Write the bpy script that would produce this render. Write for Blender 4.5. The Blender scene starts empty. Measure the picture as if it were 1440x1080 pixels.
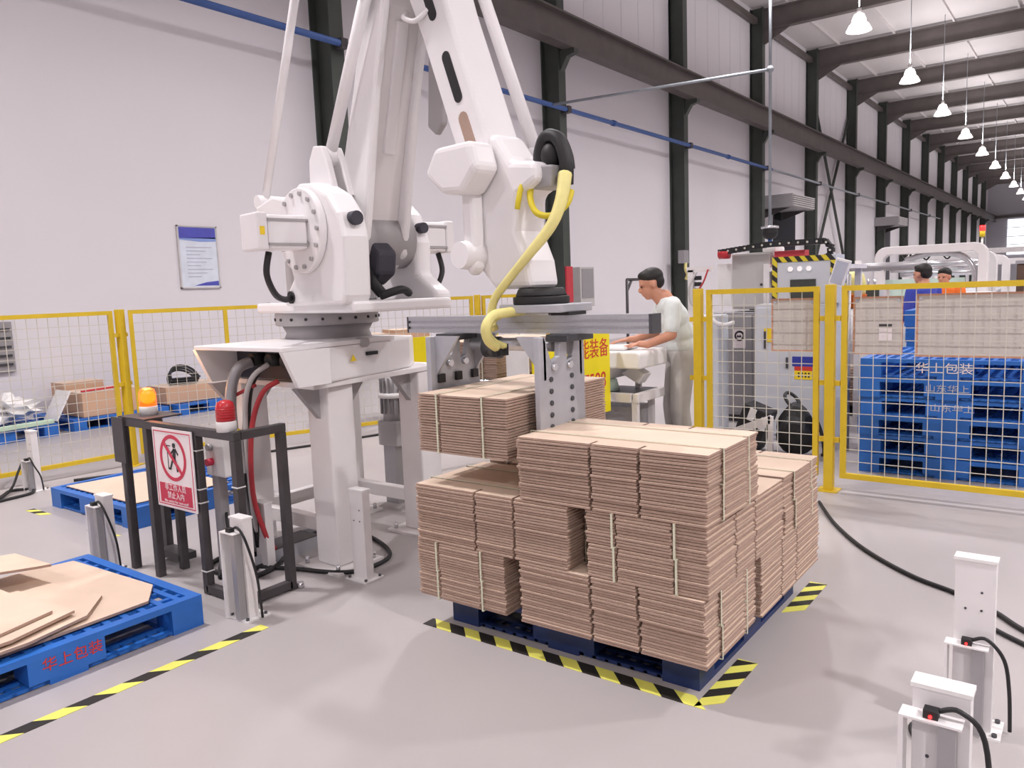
import bpy, bmesh, math, random
from mathutils import Vector, Matrix
random.seed(7)
sc = bpy.context.scene
col = sc.collection
PI = math.pi

# ------------------------------------------------------------------ camera, world, light, exposure
def cam_axes(yaw, pitch, roll):
    f = Vector((math.cos(yaw)*math.cos(pitch), math.sin(yaw)*math.cos(pitch), -math.sin(pitch)))
    r = Vector((math.sin(yaw), -math.cos(yaw), 0)); u = r.cross(f)
    return r*math.cos(roll)+u*math.sin(roll), -r*math.sin(roll)+u*math.cos(roll), f
_r, _u, _f = cam_axes(math.radians(36.9857), math.radians(6.8812), math.radians(-2.1545))
cd = bpy.data.cameras.new('camera'); cam = bpy.data.objects.new('camera', cd); col.objects.link(cam)
cd.sensor_width = 36; cd.lens = 1104.96/1440*36; cd.clip_end = 300; cd.clip_start = 0.05
cam.matrix_world = Matrix(((_r.x, _u.x, -_f.x, 0), (_r.y, _u.y, -_f.y, 0), (_r.z, _u.z, -_f.z, 1.5), (0, 0, 0, 1)))
sc.camera = cam
sc.view_settings.view_transform = 'Standard'; sc.view_settings.look = 'None'
sc.view_settings.gamma = 1; sc.view_settings.use_curve_mapping = False
sc.view_settings.exposure = -1.03
sc.cycles.use_denoising = True
sc.cycles.max_bounces = 6; sc.cycles.diffuse_bounces = 4; sc.cycles.glossy_bounces = 3
sc.cycles.caustics_reflective = False; sc.cycles.caustics_refractive = False
w = bpy.data.worlds.new('world'); sc.world = w; w.use_nodes = True
w.node_tree.nodes['Background'].inputs[0].default_value = (0.92, 0.93, 1.0, 1)
w.node_tree.nodes['Background'].inputs[1].default_value = 0.5
LAMP_W = 520.0; UP = .45
def lamp_light(x, y, z, power=LAMP_W):
    l = bpy.data.lights.new('high_bay_light', 'AREA'); l.shape = 'DISK'; l.size = 0.5; l.energy = power; l.color = (1.0, 0.955, 0.965)
    l.spread = math.radians(150)
    o = bpy.data.objects.new('high_bay_light', l); col.objects.link(o); o.location = (x, y, z)
    up = bpy.data.lights.new('added_uplight', 'AREA'); up.shape = 'DISK'; up.size = 0.5; up.energy = power*UP; up.color = (1.0, 0.955, 0.965)   # added upward light to brighten the ceiling, as if shining through the bowl
    p = bpy.data.objects.new('added_uplight', up); col.objects.link(p); p.location = (x, y, z+.62); p.rotation_euler = (PI, 0, 0)
    return o
# the rows of high-bay lamps that hang outside the frame (same spacing as the row in view)
for _x in (-5.6, 1.4, 8.4, 15.4): lamp_light(_x, 5.3, 7.7)
for _x in (-5.6, 1.4, 8.4, 15.4, 22.4, 29.4, 36.4, 43.4, 57.4, 71.4, 85.4, 96.0): lamp_light(_x, -5.0, 7.7, LAMP_W*1.6)

# ------------------------------------------------------------------ materials
def lin(c):
    if isinstance(c, str):
        c = c.lstrip('#'); c = [int(c[i:i+2], 16)/255 for i in (0, 2, 4)]
    return tuple((v/12.92 if v <= .04045 else ((v+.055)/1.055)**2.4) for v in c)
MATS = {}
def mat(name, c, rough=.5, metal=0., var=.06, scale=6., bump=0., bscale=60., emit=None, alpha=1., trans=0., coat=0., stretch=None, spec=.5):
    m = bpy.data.materials.new(name); m.use_nodes = True; nt = m.node_tree; N = nt.nodes; Lk = nt.links
    b = N['Principled BSDF']; c = lin(c)
    b.inputs['Roughness'].default_value = rough; b.inputs['Metallic'].default_value = metal
    b.inputs['Specular IOR Level'].default_value = spec
    if coat: b.inputs['Coat Weight'].default_value = coat
    if trans: b.inputs['Transmission Weight'].default_value = trans
    if alpha < 1: b.inputs['Alpha'].default_value = alpha
    tc = N.new('ShaderNodeTexCoord'); src = tc.outputs['Object']
    if stretch:
        mp = N.new('ShaderNodeMapping'); mp.inputs['Scale'].default_value = stretch; Lk.new(src, mp.inputs['Vector']); src = mp.outputs[0]
    n = N.new('ShaderNodeTexNoise'); n.inputs['Scale'].default_value = scale; n.inputs['Detail'].default_value = 4
    Lk.new(src, n.inputs['Vector'])
    cr = N.new('ShaderNodeValToRGB')
    cr.color_ramp.elements[0].position = .3; cr.color_ramp.elements[1].position = .7
    cr.color_ramp.elements[0].color = (*[v*(1-var) for v in c], 1); cr.color_ramp.elements[1].color = (*[min(1, v*(1+var)) for v in c], 1)
    Lk.new(n.outputs['Fac'], cr.inputs[0]); Lk.new(cr.outputs[0], b.inputs['Base Color'])
    if bump:
        n2 = N.new('ShaderNodeTexNoise'); n2.inputs['Scale'].default_value = bscale; n2.inputs['Detail'].default_value = 3
        Lk.new(src, n2.inputs['Vector'])
        bp = N.new('ShaderNodeBump'); bp.inputs['Strength'].default_value = bump; bp.inputs['Distance'].default_value = .01
        Lk.new(n2.outputs['Fac'], bp.inputs['Height']); Lk.new(bp.outputs[0], b.inputs['Normal'])
    if emit:
        b.inputs['Emission Color'].default_value = (*lin(emit[0]), 1); b.inputs['Emission Strength'].default_value = emit[1]
    MATS[name] = m
    return m
mat('floor_paint', '#aea8a8', .42, var=.05, scale=.9, bump=.03, bscale=14)
mat('wall_white', '#e3e0e4', .55, var=.015, scale=.5)
mat('ceiling_white', '#cfcaca', .6, var=.03, scale=.4)
mat('end_wall_grey', '#b9b7be', .6, var=.03, scale=.4)
mat('seam_grey', '#8a8788', .7)
mat('steel_green', '#434944', .5, var=.12, scale=2)
mat('steel_brown', '#5f5856', .5, var=.12, scale=2)
mat('pipe_blue', '#3f5f9d', .45)
mat('pipe_grey', '#9aa0a6', .4, .3)
mat('robot_white', '#edeaeb', .38, var=.015, scale=5, coat=.15)
mat('robot_grey', '#a9a5a6', .45, var=.04, scale=5)
mat('stand_white', '#e8e4e4', .45, var=.03, scale=4)
mat('dark_cavity', '#3b3a44', .6)
mat('black_rubber', '#1d1c1e', .55, var=.15)
mat('black_metal', '#4a4648', .45, .2, var=.12, scale=8)
mat('alu', '#c3c4c8', .32, .75, var=.05, scale=9, stretch=(1, 12, 12))
mat('alu_matte', '#b9bac0', .45, .45, var=.06, scale=12)
mat('steel_dark', '#55565a', .4, .6)
mat('chrome', '#d5d5d8', .2, .9)
mat('yellow_paint', '#d9b92a', .45, var=.05, scale=9)
mat('yellow_sign', '#f3e21a', .5, var=.03)
mat('wire', '#d2cec2', .45, .2)
mat('hose_yellow', '#e6dc8f', .5, var=.08, scale=12)
mat('hose_bright', '#d9c62e', .5)
mat('cable_red', '#b8383f', .5)
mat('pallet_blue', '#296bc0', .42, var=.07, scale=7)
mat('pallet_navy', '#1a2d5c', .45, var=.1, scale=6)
mat('board_face', '#d8c2ae', .75, var=.05, scale=5, bump=.05, bscale=120)
mat('board_edge', '#ad9283', .85, var=.25, scale=30, stretch=(6, 6, 90), bump=.25, bscale=90)
mat('board_edge_light', '#cfa98c', .85, var=.12, scale=30, stretch=(6, 6, 90))
mat('strap_green', '#d6d6bd', .35, alpha=.9)
mat('tape_black', '#26231f', .6)
mat('tape_yellow', '#e6e36a', .6)
mat('sign_white', '#efe6e8', .45)
mat('sign_red', '#c8324f', .5)
mat('sign_black', '#26262a', .5)
mat('white_plastic', '#e9e7e6', .4)
mat('cabinet_grey', '#c2bfbd', .5, var=.02)
mat('cabinet_cool', '#c9ccd2', .45, var=.03)
mat('cabinet_steel', '#a5a3a5', .4, .35, var=.03)
mat('red_plastic', '#d21f2c', .35, trans=.25, coat=.3)
mat('red_paint', '#c53a44', .5)
mat('amber_lit', '#ff5a1c', .3, emit=('#ff5a12', 3.5), trans=.2)
mat('amber_core', '#ffd860', .3, emit=('#ffc83a', 14))
mat('orange_cloth', '#f0772c', .8)
mat('blue_cloth', '#3b46a8', .8)
mat('shirt_white', '#dfe6e4', .8, var=.07, scale=14, bump=.3, bscale=25)
mat('trouser_grey', '#b5b2ae', .8, var=.08, scale=12, bump=.3, bscale=25)
mat('skin', '#c98f74', .55)
mat('hair', '#17130f', .6)
mat('poster_paper', '#dfe7f2', .35)
mat('poster_blue', '#5659b8', .35)
mat('poster_light', '#8fa6e0', .35)
mat('poster_line', '#b9bccb', .4)
mat('film_clear', '#eceae8', .25, var=.05, scale=8)
mat('foam_green', '#bfd8c0', .6)
mat('lamp_metal', '#d9d6d6', .35, .3)
mat('lamp_glow', '#ffffff', .3, emit=('#fff6f2', 9))
mat('window_glow', '#ffffff', .4, emit=('#f2f6ff', 3.2))
mat('glass_dark', '#1b2226', .1, coat=.5)
mat('screen_dark', '#40433f', .25)
mat('sticker_blue', '#2f3a9a', .5)
mat('sticker_red', '#cf3c34', .5)
mat('sticker_yellow', '#f2d22a', .5)
mat('button_white', '#fbf3f2', .3, emit=('#ffffff', .6))
mat('led_red', '#ff3030', .3, emit=('#ff2020', 8))
mat('led_green', '#40ff60', .3, emit=('#30ff50', 4))
mat('panel_tint', '#cfc8c3', .6, var=.01)
mat('panel_rim', '#cf9d83', .5)
mat('brown_wood', '#5b463a', .7, var=.15)
mat('bag_black', '#1b1a1c', .6, var=.2, bump=.6, bscale=18)
mat('sky_blue_plastic', '#49a9d8', .4)
mat('pale_green', '#cfe6da', .5)

# ------------------------------------------------------------------ mesh builder
class MB:
    def __init__(s, M=None):
        s.v = []; s.f = []; s.mi = []; s.sm = []; s.M = M or Matrix.Identity(4)
    def add(s, vs, fs, mi=0, smooth=False):
        o = len(s.v); s.v += [tuple(s.M @ Vector(p)) for p in vs]
        for f in fs: s.f.append([o+i for i in f]); s.mi.append(mi); s.sm.append(smooth)
        return s
    def bx(s, x0, x1, y0, y1, z0, z1, mi=0):
        return s.add([(x0,y0,z0),(x1,y0,z0),(x1,y1,z0),(x0,y1,z0),(x0,y0,z1),(x1,y0,z1),(x1,y1,z1),(x0,y1,z1)],
                     [(0,3,2,1),(4,5,6,7),(0,1,5,4),(1,2,6,5),(2,3,7,6),(3,0,4,7)], mi)
    def cb(s, c, d, mi=0, rot=None):
        x, y, z = [k/2 for k in d]; R = rot or Matrix.Identity(3); c = Vector(c)
        return s.add([c+R@Vector(p) for p in [(-x,-y,-z),(x,-y,-z),(x,y,-z),(-x,y,-z),(-x,-y,z),(x,-y,z),(x,y,z),(-x,y,z)]],
                     [(0,3,2,1),(4,5,6,7),(0,1,5,4),(1,2,6,5),(2,3,7,6),(3,0,4,7)], mi)
    def prism(s, pts, a, b, axis='z', mi=0, side=None):
        """polygon pts in the plane across axis ('x': (y,z), 'y': (x,z), 'z': (x,y)), extruded from a to b"""
        n = len(pts)
        def P(p, t): return {'x': (t, p[0], p[1]), 'y': (p[0], t, p[1]), 'z': (p[0], p[1], t)}[axis]
        vs = [P(p, a) for p in pts]+[P(p, b) for p in pts]
        s.add(vs, [list(range(n))[::-1], list(range(n, 2*n))], mi)
        o = len(s.v)-2*n
        for i in range(n):
            j = (i+1) % n; s.f.append([o+i, o+j, o+n+j, o+n+i]); s.mi.append(mi if side is None else side); s.sm.append(False)
        return s
    def cyl(s, p0, p1, r0, r1=None, n=16, mi=0, smooth=True, cap=True):
        r1 = r0 if r1 is None else r1; p0 = Vector(p0); p1 = Vector(p1); d = (p1-p0).normalized()
        a = d.orthogonal().normalized(); b = d.cross(a)
        vs = [p0+(a*math.cos(t)+b*math.sin(t))*r0 for t in [2*PI*i/n for i in range(n)]]
        vs += [p1+(a*math.cos(t)+b*math.sin(t))*r1 for t in [2*PI*i/n for i in range(n)]]
        s.add(vs, [(i, (i+1) % n, n+(i+1) % n, n+i) for i in range(n)], mi, smooth)
        if cap:
            o = len(s.v)-2*n
            for L in (list(range(n))[::-1], list(range(n, 2*n))):
                s.f.append([o+i for i in L]); s.mi.append(mi); s.sm.append(False)
        return s
    def tube(s, pts, r, n=8, mi=0, sub=6, closed=False):
        P = [Vector(p) for p in pts]
        if sub > 1 and len(P) > 2:
            Q = []
            m = len(P)
            for i in range(m if closed else m-1):
                if closed: p0, p1, p2, p3 = P[(i-1) % m], P[i], P[(i+1) % m], P[(i+2) % m]
                else: p0 = P[max(i-1, 0)]; p1 = P[i]; p2 = P[i+1]; p3 = P[min(i+2, m-1)]
                for k in range(sub):
                    t = k/sub
                    Q.append(.5*((2*p1)+(p2-p0)*t+(2*p0-5*p1+4*p2-p3)*t*t+(3*p1-p0-3*p2+p3)*t**3))
            if not closed: Q.append(P[-1])
            P = Q
        vs = []; m = len(P); prev = None
        for i, p in enumerate(P):
            d = (P[(i+1) % m]-P[i-1]) if closed else (P[min(i+1, m-1)]-P[max(i-1, 0)])
            d = d.normalized()
            if prev is None: a = d.orthogonal().normalized()
            else: a = (prev-d*prev.dot(d)); a = a.normalized() if a.length > 1e-6 else d.orthogonal().normalized()
            prev = a; b = d.cross(a); rr = r(i/(m-1)) if callable(r) else r
            vs += [p+(a*math.cos(2*PI*k/n)+b*math.sin(2*PI*k/n))*rr for k in range(n)]
        fs = []
        for i in range(m if closed else m-1):
            for k in range(n):
                i2 = (i+1) % m
                fs.append((i*n+k, i*n+(k+1) % n, i2*n+(k+1) % n, i2*n+k))
        if not closed: fs += [list(range(n))[::-1], list(range((m-1)*n, m*n))]
        return s.add(vs, fs, mi, True)
    def lathe(s, prof, c=(0,0,0), n=24, mi=0, smooth=True):
        vs = []; c = Vector(c)
        for r, z in prof: vs += [c+Vector((r*math.cos(2*PI*k/n), r*math.sin(2*PI*k/n), z)) for k in range(n)]
        fs = []
        for i in range(len(prof)-1):
            for k in range(n): fs.append((i*n+k, i*n+(k+1) % n, (i+1)*n+(k+1) % n, (i+1)*n+k))
        s.add(vs, fs, mi, smooth)
        o = len(s.v)-len(vs)
        if prof[0][0] > 1e-4: s.f.append([o+i for i in range(n)][::-1]); s.mi.append(mi); s.sm.append(False)
        if prof[-1][0] > 1e-4: s.f.append([o+(len(prof)-1)*n+i for i in range(n)]); s.mi.append(mi); s.sm.append(False)
        return s
    def ball(s, c, r, n=12, m=8, mi=0, rot=None):
        if not hasattr(r, '__len__'): r = (r, r, r)
        R = rot or Matrix.Identity(3); c = Vector(c); vs = []
        for i in range(m+1):
            t = PI*i/m
            vs += [c+R@Vector((r[0]*math.sin(t)*math.cos(2*PI*k/n), r[1]*math.sin(t)*math.sin(2*PI*k/n), r[2]*math.cos(t))) for k in range(n)]
        fs = [(i*n+k, (i+1)*n+k, (i+1)*n+(k+1) % n, i*n+(k+1) % n) for i in range(m) for k in range(n)]
        return s.add(vs, fs, mi, True)
    def mesh(s, name):
        me = bpy.data.meshes.new(name); me.from_pydata(s.v, [], s.f)
        me.polygons.foreach_set('material_index', s.mi); me.polygons.foreach_set('use_smooth', s.sm)
        me.validate(); me.update(); return me
    def build(s, name, m, parent=None, loc=(0,0,0), bevel=0., seg=2, rotz=0.):
        me = s.mesh(name)
        for k in (m if isinstance(m, (list, tuple)) else [m]): me.materials.append(MATS[k])
        return put(name, me, parent, loc, rotz, bevel, seg)
def put(name, me, parent=None, loc=(0,0,0), rotz=0., bevel=0., seg=2):
    o = bpy.data.objects.new(name, me); col.objects.link(o); o.location = loc; o.rotation_euler = (0, 0, rotz)
    if parent: o.parent = parent
    if bevel:
        b = o.modifiers.new('bevel', 'BEVEL'); b.width = bevel; b.segments = seg; b.limit_method = 'ANGLE'; b.angle_limit = math.radians(35)
        b.harden_normals = False
    return o
def tag(o, label=None, cat=None, group=None, kind=None):
    if label: o['label'] = label
    if cat: o['category'] = cat
    if group: o['group'] = group
    if kind: o['kind'] = kind
    return o
def thing(name, label, cat, loc=(0,0,0), rotz=0., group=None):
    e = bpy.data.objects.new(name, None); col.objects.link(e); e.location = loc; e.rotation_euler = (0, 0, rotz); e.empty_display_size = .1
    return tag(e, label, cat, group)
def copy_tree(o, parent=None):
    c = o.copy(); col.objects.link(c); c.parent = parent
    for ch in o.children: copy_tree(ch, c)
    return c
def text(name, s, size, m, parent, M, depth=.001, sx=1.):
    cu = bpy.data.curves.new(name, 'FONT'); cu.body = s; cu.size = size; cu.align_x = 'CENTER'; cu.align_y = 'CENTER'; cu.extrude = depth
    t = bpy.data.objects.new(name, cu); col.objects.link(t)
    dg = bpy.context.evaluated_depsgraph_get(); me = bpy.data.meshes.new_from_object(t.evaluated_get(dg)); bpy.data.objects.remove(t)
    me.transform(M @ Matrix.Diagonal((sx, 1, 1, 1))); me.materials.clear(); me.materials.append(MATS[m]); me.name = name
    return put(name, me, parent)
def face_x(x, y, z):   # text standing upright, read by someone looking along +X (letters run towards -Y)
    return Matrix(((0, 0, -1, x), (-1, 0, 0, y), (0, 1, 0, z), (0, 0, 0, 1)))
def face_y(x, y, z):   # text standing upright, read by someone looking along +Y (letters run towards +X)
    return Matrix(((1, 0, 0, x), (0, 0, -1, y), (0, 1, 0, z), (0, 0, 0, 1)))
ORD = ['nearest','second','third','fourth','fifth','sixth','seventh','eighth','ninth','tenth','eleventh','twelfth','thirteenth','fourteenth','fifteenth']

# ------------------------------------------------------------------ the hall
WY = 11.05; ENDX = 107.0; CEIL = 11.6
m = MB(); m.bx(-10, ENDX+.3, -16, WY+.3, -.3, 0); tag(m.build('floor', 'floor_paint'), 'pale grey painted concrete factory floor', kind='structure')
wall = MB(); wall.bx(-10, ENDX+.3, WY, WY+.3, 0, CEIL+.4); wall_back = tag(wall.build('wall_back', 'wall_white'), 'white factory side wall behind the robot', kind='structure')
m = MB(); m.bx(ENDX, ENDX+.3, -16, WY, 0, CEIL+.4); wall_end = tag(m.build('wall_end', 'end_wall_grey'), 'grey end wall of the hall far away', kind='structure')
m = MB(); m.bx(-10, ENDX+.3, -16.3, -16, 0, CEIL+.4); tag(m.build('wall_right', 'wall_white'), 'white side wall across the hall', kind='structure')
m = MB(); m.bx(-10.3, -10, -16.3, WY+.3, 0, CEIL+.4); tag(m.build('wall_left', 'wall_white'), 'white gable wall behind the camera', kind='structure')
m = MB(); m.bx(-10, ENDX, -16, WY, CEIL, CEIL+.3); ceiling = tag(m.build('ceiling', 'ceiling_white'), 'white roof panels between the steel beams', kind='structure')
# upper wall cladding panels (vertical joints show above the crane rail)
pm = MB(); pm.bx(0, .985, -.03, 0, 8.3, CEIL); pme = pm.mesh('wall_panel'); pme.materials.append(MATS['wall_white'])
for k in range(97): put('panel', pme, wall_back, (9.3+k, WY, 0))
# roof purlins as one part of the ceiling
pu = MB()
for k in range(10): pu.bx(8, ENDX, 9.6-k*2.2, 9.66-k*2.2, CEIL-.12, CEIL)
pu.build('purlin', 'ceiling_white', ceiling)
# end wall: girt and bright window
m = MB(); m.bx(ENDX-.25, ENDX, -10, WY, 7.45, 7.75); tag(m.build('trim_1', 'steel_brown'), 'dark girt across the far end wall', kind='structure')
wn = MB(); wn.bx(ENDX-.1, ENDX-.02, 7.1, 9.0, 3.3, 7.25); win = tag(wn.build('window_1', 'window_glow'), 'tall bright daylight window in the far end wall', kind='structure')
m = MB()
for z in (4.4, 5.3, 6.3): m.bx(ENDX-.16, ENDX-.1, 7.1, 9.0, z, z+.06)
m.build('window_frame', 'steel_brown', win)

NB = 14
for k in range(-1, NB):
    x = 9.3+7*k
    y0 = WY-.5
    if k >= 0:
        nm = ORD[k]
        c = thing('steel_column', f'dark green steel wall column, {nm} one counted away from the robot', 'column', (x, y0, 0), group='wall columns')
        a = MB(); a.bx(0, .3, 0, .025, 0, CEIL-.05); a.build('front_flange', 'steel_green', c)
        a = MB(); a.bx(.13, .17, .025, .47, 0, CEIL-.05); a.build('web', 'steel_green', c)
        a = MB(); a.bx(0, .3, .47, .5, 0, CEIL-.05); a.build('rear_flange', 'steel_green', c)
        a = MB(); a.bx(-.1, .4, -.1, .5, 0, .03); a.build('base_plate', 'steel_green', c)
    if k >= 1:
        nm = ORD[k]
        rf = thing('roof_beam', f'dark steel roof beam resting on the {nm} wall column', 'beam', (x, 0, 0), group='roof beams')
        a = MB(); a.bx(.02, .28, -15.9, y0-.02, 10.7, 10.73); a.build('bottom_flange', 'steel_brown', rf)
        a = MB(); a.prism([(y0-.02, 10.73), (-15.9, 10.73), (-15.9, CEIL-.13), (y0-.02, CEIL-.13)], .13, .17, 'x'); a.build('web', 'steel_brown', rf)
        a = MB(); a.bx(.02, .28, -15.9, y0-.02, CEIL-.16, CEIL-.13); a.build('top_flange', 'steel_brown', rf)
        a = MB(); a.prism([(y0-.02, 10.7), (y0-.02, 10.2), (y0-1.0, 10.7)], .12, .18, 'x'); a.build('haunch', 'steel_brown', rf)
# crane runway beam along the wall, on brackets
cb = thing('crane_beam', 'long dark steel crane runway beam running along the white wall', 'beam', (0, 10.3, 0))
a = MB(); a.bx(2, ENDX, -.16, .16, 7.74, 7.78); a.build('top_flange', 'steel_brown', cb)
a = MB(); a.bx(2, ENDX, -.02, .02, 7.1, 7.74); a.build('web', 'steel_brown', cb)
a = MB(); a.bx(2, ENDX, -.16, .16, 7.06, 7.1); a.build('bottom_flange', 'steel_brown', cb)
a = MB(); a.bx(2, ENDX, -.04, .04, 7.78, 7.86); a.build('rail', 'steel_green', cb)
for k in range(0, NB):
    b = MB(); b.prism([(.24, 7.06), (.24, 6.6), (.05, 6.9), (-.16, 6.95), (-.16, 7.06)], 9.36+7*k, 9.54+7*k, 'x'); b.build('bracket', 'steel_green', cb)
# eave strut
a = MB(); a.bx(2, ENDX, WY-.3, WY-.12, 11.0, 11.2); tag(a.build('trim_2', 'steel_brown'), 'grey eave strut under the roof edge', kind='structure')
# wall pipe: blue run, with couplings and clamps
wp = thing('wall_pipe', 'long blue compressed-air pipe running along the wall columns', 'pipe', (0, 10.42, 5.7))
a = MB(); a.cyl((2, 0, 0), (31, 0, 0), .055, n=12); a.build('pipe_run', 'pipe_blue', wp)
a = MB(); a.cyl((31, 0, 0), (70, 0, 0), .045, n=10); a.build('pipe_run', 'pipe_grey', wp)
for k in range(0, 9):
    a = MB(); a.bx(9.38+7*k, 9.52+7*k, -.07, .13, -.08, .08); a.build('pipe_clamp', 'black_metal', wp)
for x in (12.5, 18.6, 26.5): a = MB(); a.cyl((x, 0, 0), (x+.16, 0, 0), .075, n=12); a.build('coupling', 'pipe_blue', wp)
# branch pipe and vertical drop to the feeder machine
dp = thing('drop_pipe', 'thin pale air pipe branching off the wall and dropping to the machine', 'pipe', (0, 0, 0))
px_ = 15.75; py_ = 5.33
a = MB(); a.cyl((px_, 10.36, 5.7), (px_, py_, 5.53), .03, n=10); a.build('branch_pipe', 'pipe_grey', dp)
a = MB(); a.cyl((px_, py_, 11.55), (px_, py_, 2.55), .03, n=10); a.build('vertical_pipe', 'pipe_grey', dp)
a = MB(); a.ball((px_, py_, 5.53), .07); a.build('elbow', 'pipe_grey', dp)
a = MB(); a.cyl((px_, py_, 2.55), (px_, py_, 0), .04, n=10); a.build('lower_pipe', 'pipe_blue', dp)
a = MB(); a.ball((px_, py_, 2.42), (.16, .16, .14)); a.build('air_regulator', 'black_rubber', dp); a = MB(); a.lathe([(.05, 2.56), (.17, 2.54), (.17, 2.50), (.05, 2.49)], (px_, py_, 0)); a.build('regulator_ring', 'chrome', dp)
# cross bracing between two columns
xb = thing('cross_brace', 'dark steel rods crossed between the fifth and sixth columns', 'brace', (0, 0, 0))
for p, q in (((37.7, 10.8, 9.6), (44.2, 10.8, 1.2)), ((44.2, 10.9, 9.6), (37.7, 10.9, 1.2))):
    a = MB(); a.cyl(p, q, .07, n=8); a.build('brace_rod', 'steel_green', xb)
# doorway with wall-hung ventilation unit
def vent_unit(x0, x1, label, dlabel, n, ztop, hh=.5):
    d = MB(); d.bx(x0+1.6, x1+1.6, WY-.06, WY-.01, 0, ztop-.4); tag(d.build(f'door_{n}', 'glass_dark'), dlabel, kind='structure')
    v = thing('ventilation_unit', label, 'ventilation unit', (0, 0, 0))
    a = MB(); a.bx(x0, x1, WY-1.3, WY-.001, ztop-hh, ztop); a.build('housing', 'cabinet_steel', v, bevel=.02)
    for i in range(6):
        a = MB(); a.bx(x0+.05, x1-.05, WY-1.36, WY-1.3, ztop-hh+.03+i*hh/6.3, ztop-hh+.075+i*hh/6.3); a.build('louver', 'lamp_metal', v)
    for x in (x0+.3, x1-.3):
        a = MB(); a.prism([(WY-.08, ztop-hh), (WY-.08, ztop-hh-.35), (WY-1.1, ztop-hh)], x, x+.06, 'x'); a.build('bracket', 'black_metal', v)
vent_unit(31.4, 34.2, 'grey louvered air unit on the wall above the near dark doorway', 'dark glazed doorway between the fourth and fifth columns', 1, 4.78)
vent_unit(51.0, 53.6, 'smaller looking grey air unit on the wall far down the hall', 'dark doorway far down the hall wall', 2, 4.9)
# high-bay lamps in view
def lamp(x, y, z, label):
    l = thing('high_bay_lamp', label, 'lamp', (x, y, z), group='row of high-bay lamps')
    a = MB(); a.lathe([(.05, .42), (.12, .40), (.17, .28), (.18, .2), (.24, .14), (.30, .02), (.31, 0)], n=24)
    a.build('reflector', 'lamp_glow', l)
    a = MB(); a.lathe([(.001, .03), (.27, .03), (.27, .015), (.001, .015)], n=24); a.build('diffuser', 'lamp_glow', l)
    a = MB(); a.cyl((0, 0, .42), (0, 0, .55), .06, n=10); a.build('ballast', 'lamp_metal', l)
    a = MB(); a.cyl((0, 0, .55), (0, 0, CEIL-z-.02), .012, n=6); a.build('hanging_rod', 'pipe_grey', l)
    lamp_light(x, y, z-.02, LAMP_W)
for k in range(12):
    lamp(22.4+7*k, 5.3+.06*k, 7.75, f'lit round high-bay lamp hanging from the roof, {ORD[k]} of the row' if k else 'lit round high-bay lamp hanging from the roof, nearest and largest of the row')
# poster and louvre on the wall
ps = thing('wall_poster', 'framed poster with blue header and fine print on the white wall', 'poster', (0, WY, 0))
a = MB(); a.bx(6.54, 7.18, -.02, -.002, 1.70, 2.62); a.build('backing', 'poster_paper', ps)
a = MB(); a.bx(6.56, 7.16, -.024, -.02, 2.44, 2.60); a.build('header_band', 'poster_blue', ps)
a = MB(); a.prism([(6.56, 2.44), (7.16, 2.46), (7.16, 2.40), (6.9, 2.39), (6.56, 2.42)], -.024, -.021, 'y'); a.build('header_wave', 'poster_light', ps)
a = MB(); a.prism([(6.75, 1.73), (7.16, 1.73), (7.16, 1.80), (6.95, 1.78)], -.024, -.021, 'y'); a.build('footer_wave', 'poster_blue', ps)
for i in range(9):
    a = MB(); a.bx(6.66, 7.08-.1*((i*7) % 3), -.023, -.02, 2.30-i*.055, 2.312-i*.055); a.build('text_line', 'poster_line', ps)
for z0, z1, x0, x1 in ((1.69, 1.71, 6.53, 7.19), (2.61, 2.63, 6.53, 7.19)):
    a = MB(); a.bx(x0, x1, -.03, -.001, z0, z1); a.build('frame_bar', 'lamp_metal', ps)
for x0 in (6.53, 7.17): a = MB(); a.bx(x0, x0+.02, -.03, -.001, 1.69, 2.63); a.build('frame_bar', 'lamp_metal', ps)
lv = thing('wall_vent', 'small grey slatted vent low on the wall at the left edge', 'vent', (0, WY, 0))
a = MB(); a.bx(3.75, 4.17, -.05, -.001, .7, 1.33); a.build('frame', 'cabinet_steel', lv)
for i in range(5): a = MB(); a.bx(3.78, 4.14, -.07, -.05, .78+i*.11, .81+i*.11); a.build('slat', 'steel_dark', lv)
# boxes on the second column
rb = MB(); rb.bx(16.32, 16.6, WY-.56, WY-.502, 1.12, 2.0); tag(rb.build('fire_box', 'red_paint', bevel=.01), 'narrow red metal box fixed to the second wall column', 'box')
eb = thing('meter_box', 'grey wall cabinet with window beside the narrow red box', 'cabinet', (0, 0, 0))
a = MB(); a.bx(17.35, 18.05, WY-.3, WY-.002, .98, 2.0); a.build('case', 'cabinet_grey', eb, bevel=.01)
a = MB(); a.bx(17.42, 17.98, WY-.315, WY-.3, 1.2, 1.95); a.build('door', 'cabinet_steel', eb)
jb = thing('switch_box', 'small grey switch box on the third wall column with pale wires', 'switch', (0, 0, 0))
a = MB(); a.bx(22.95, 23.29, WY-.62, WY-.42, 2.1, 2.5); a.build('case', 'cabinet_steel', jb)
a = MB(); a.tube([(23.1, WY-.6, 2.1), (23.05, WY-.62, 1.9), (23.2, WY-.62, 1.75), (23.22, WY-.55, 1.6)], .05); a.build('wire', 'hose_yellow', jb)

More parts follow.
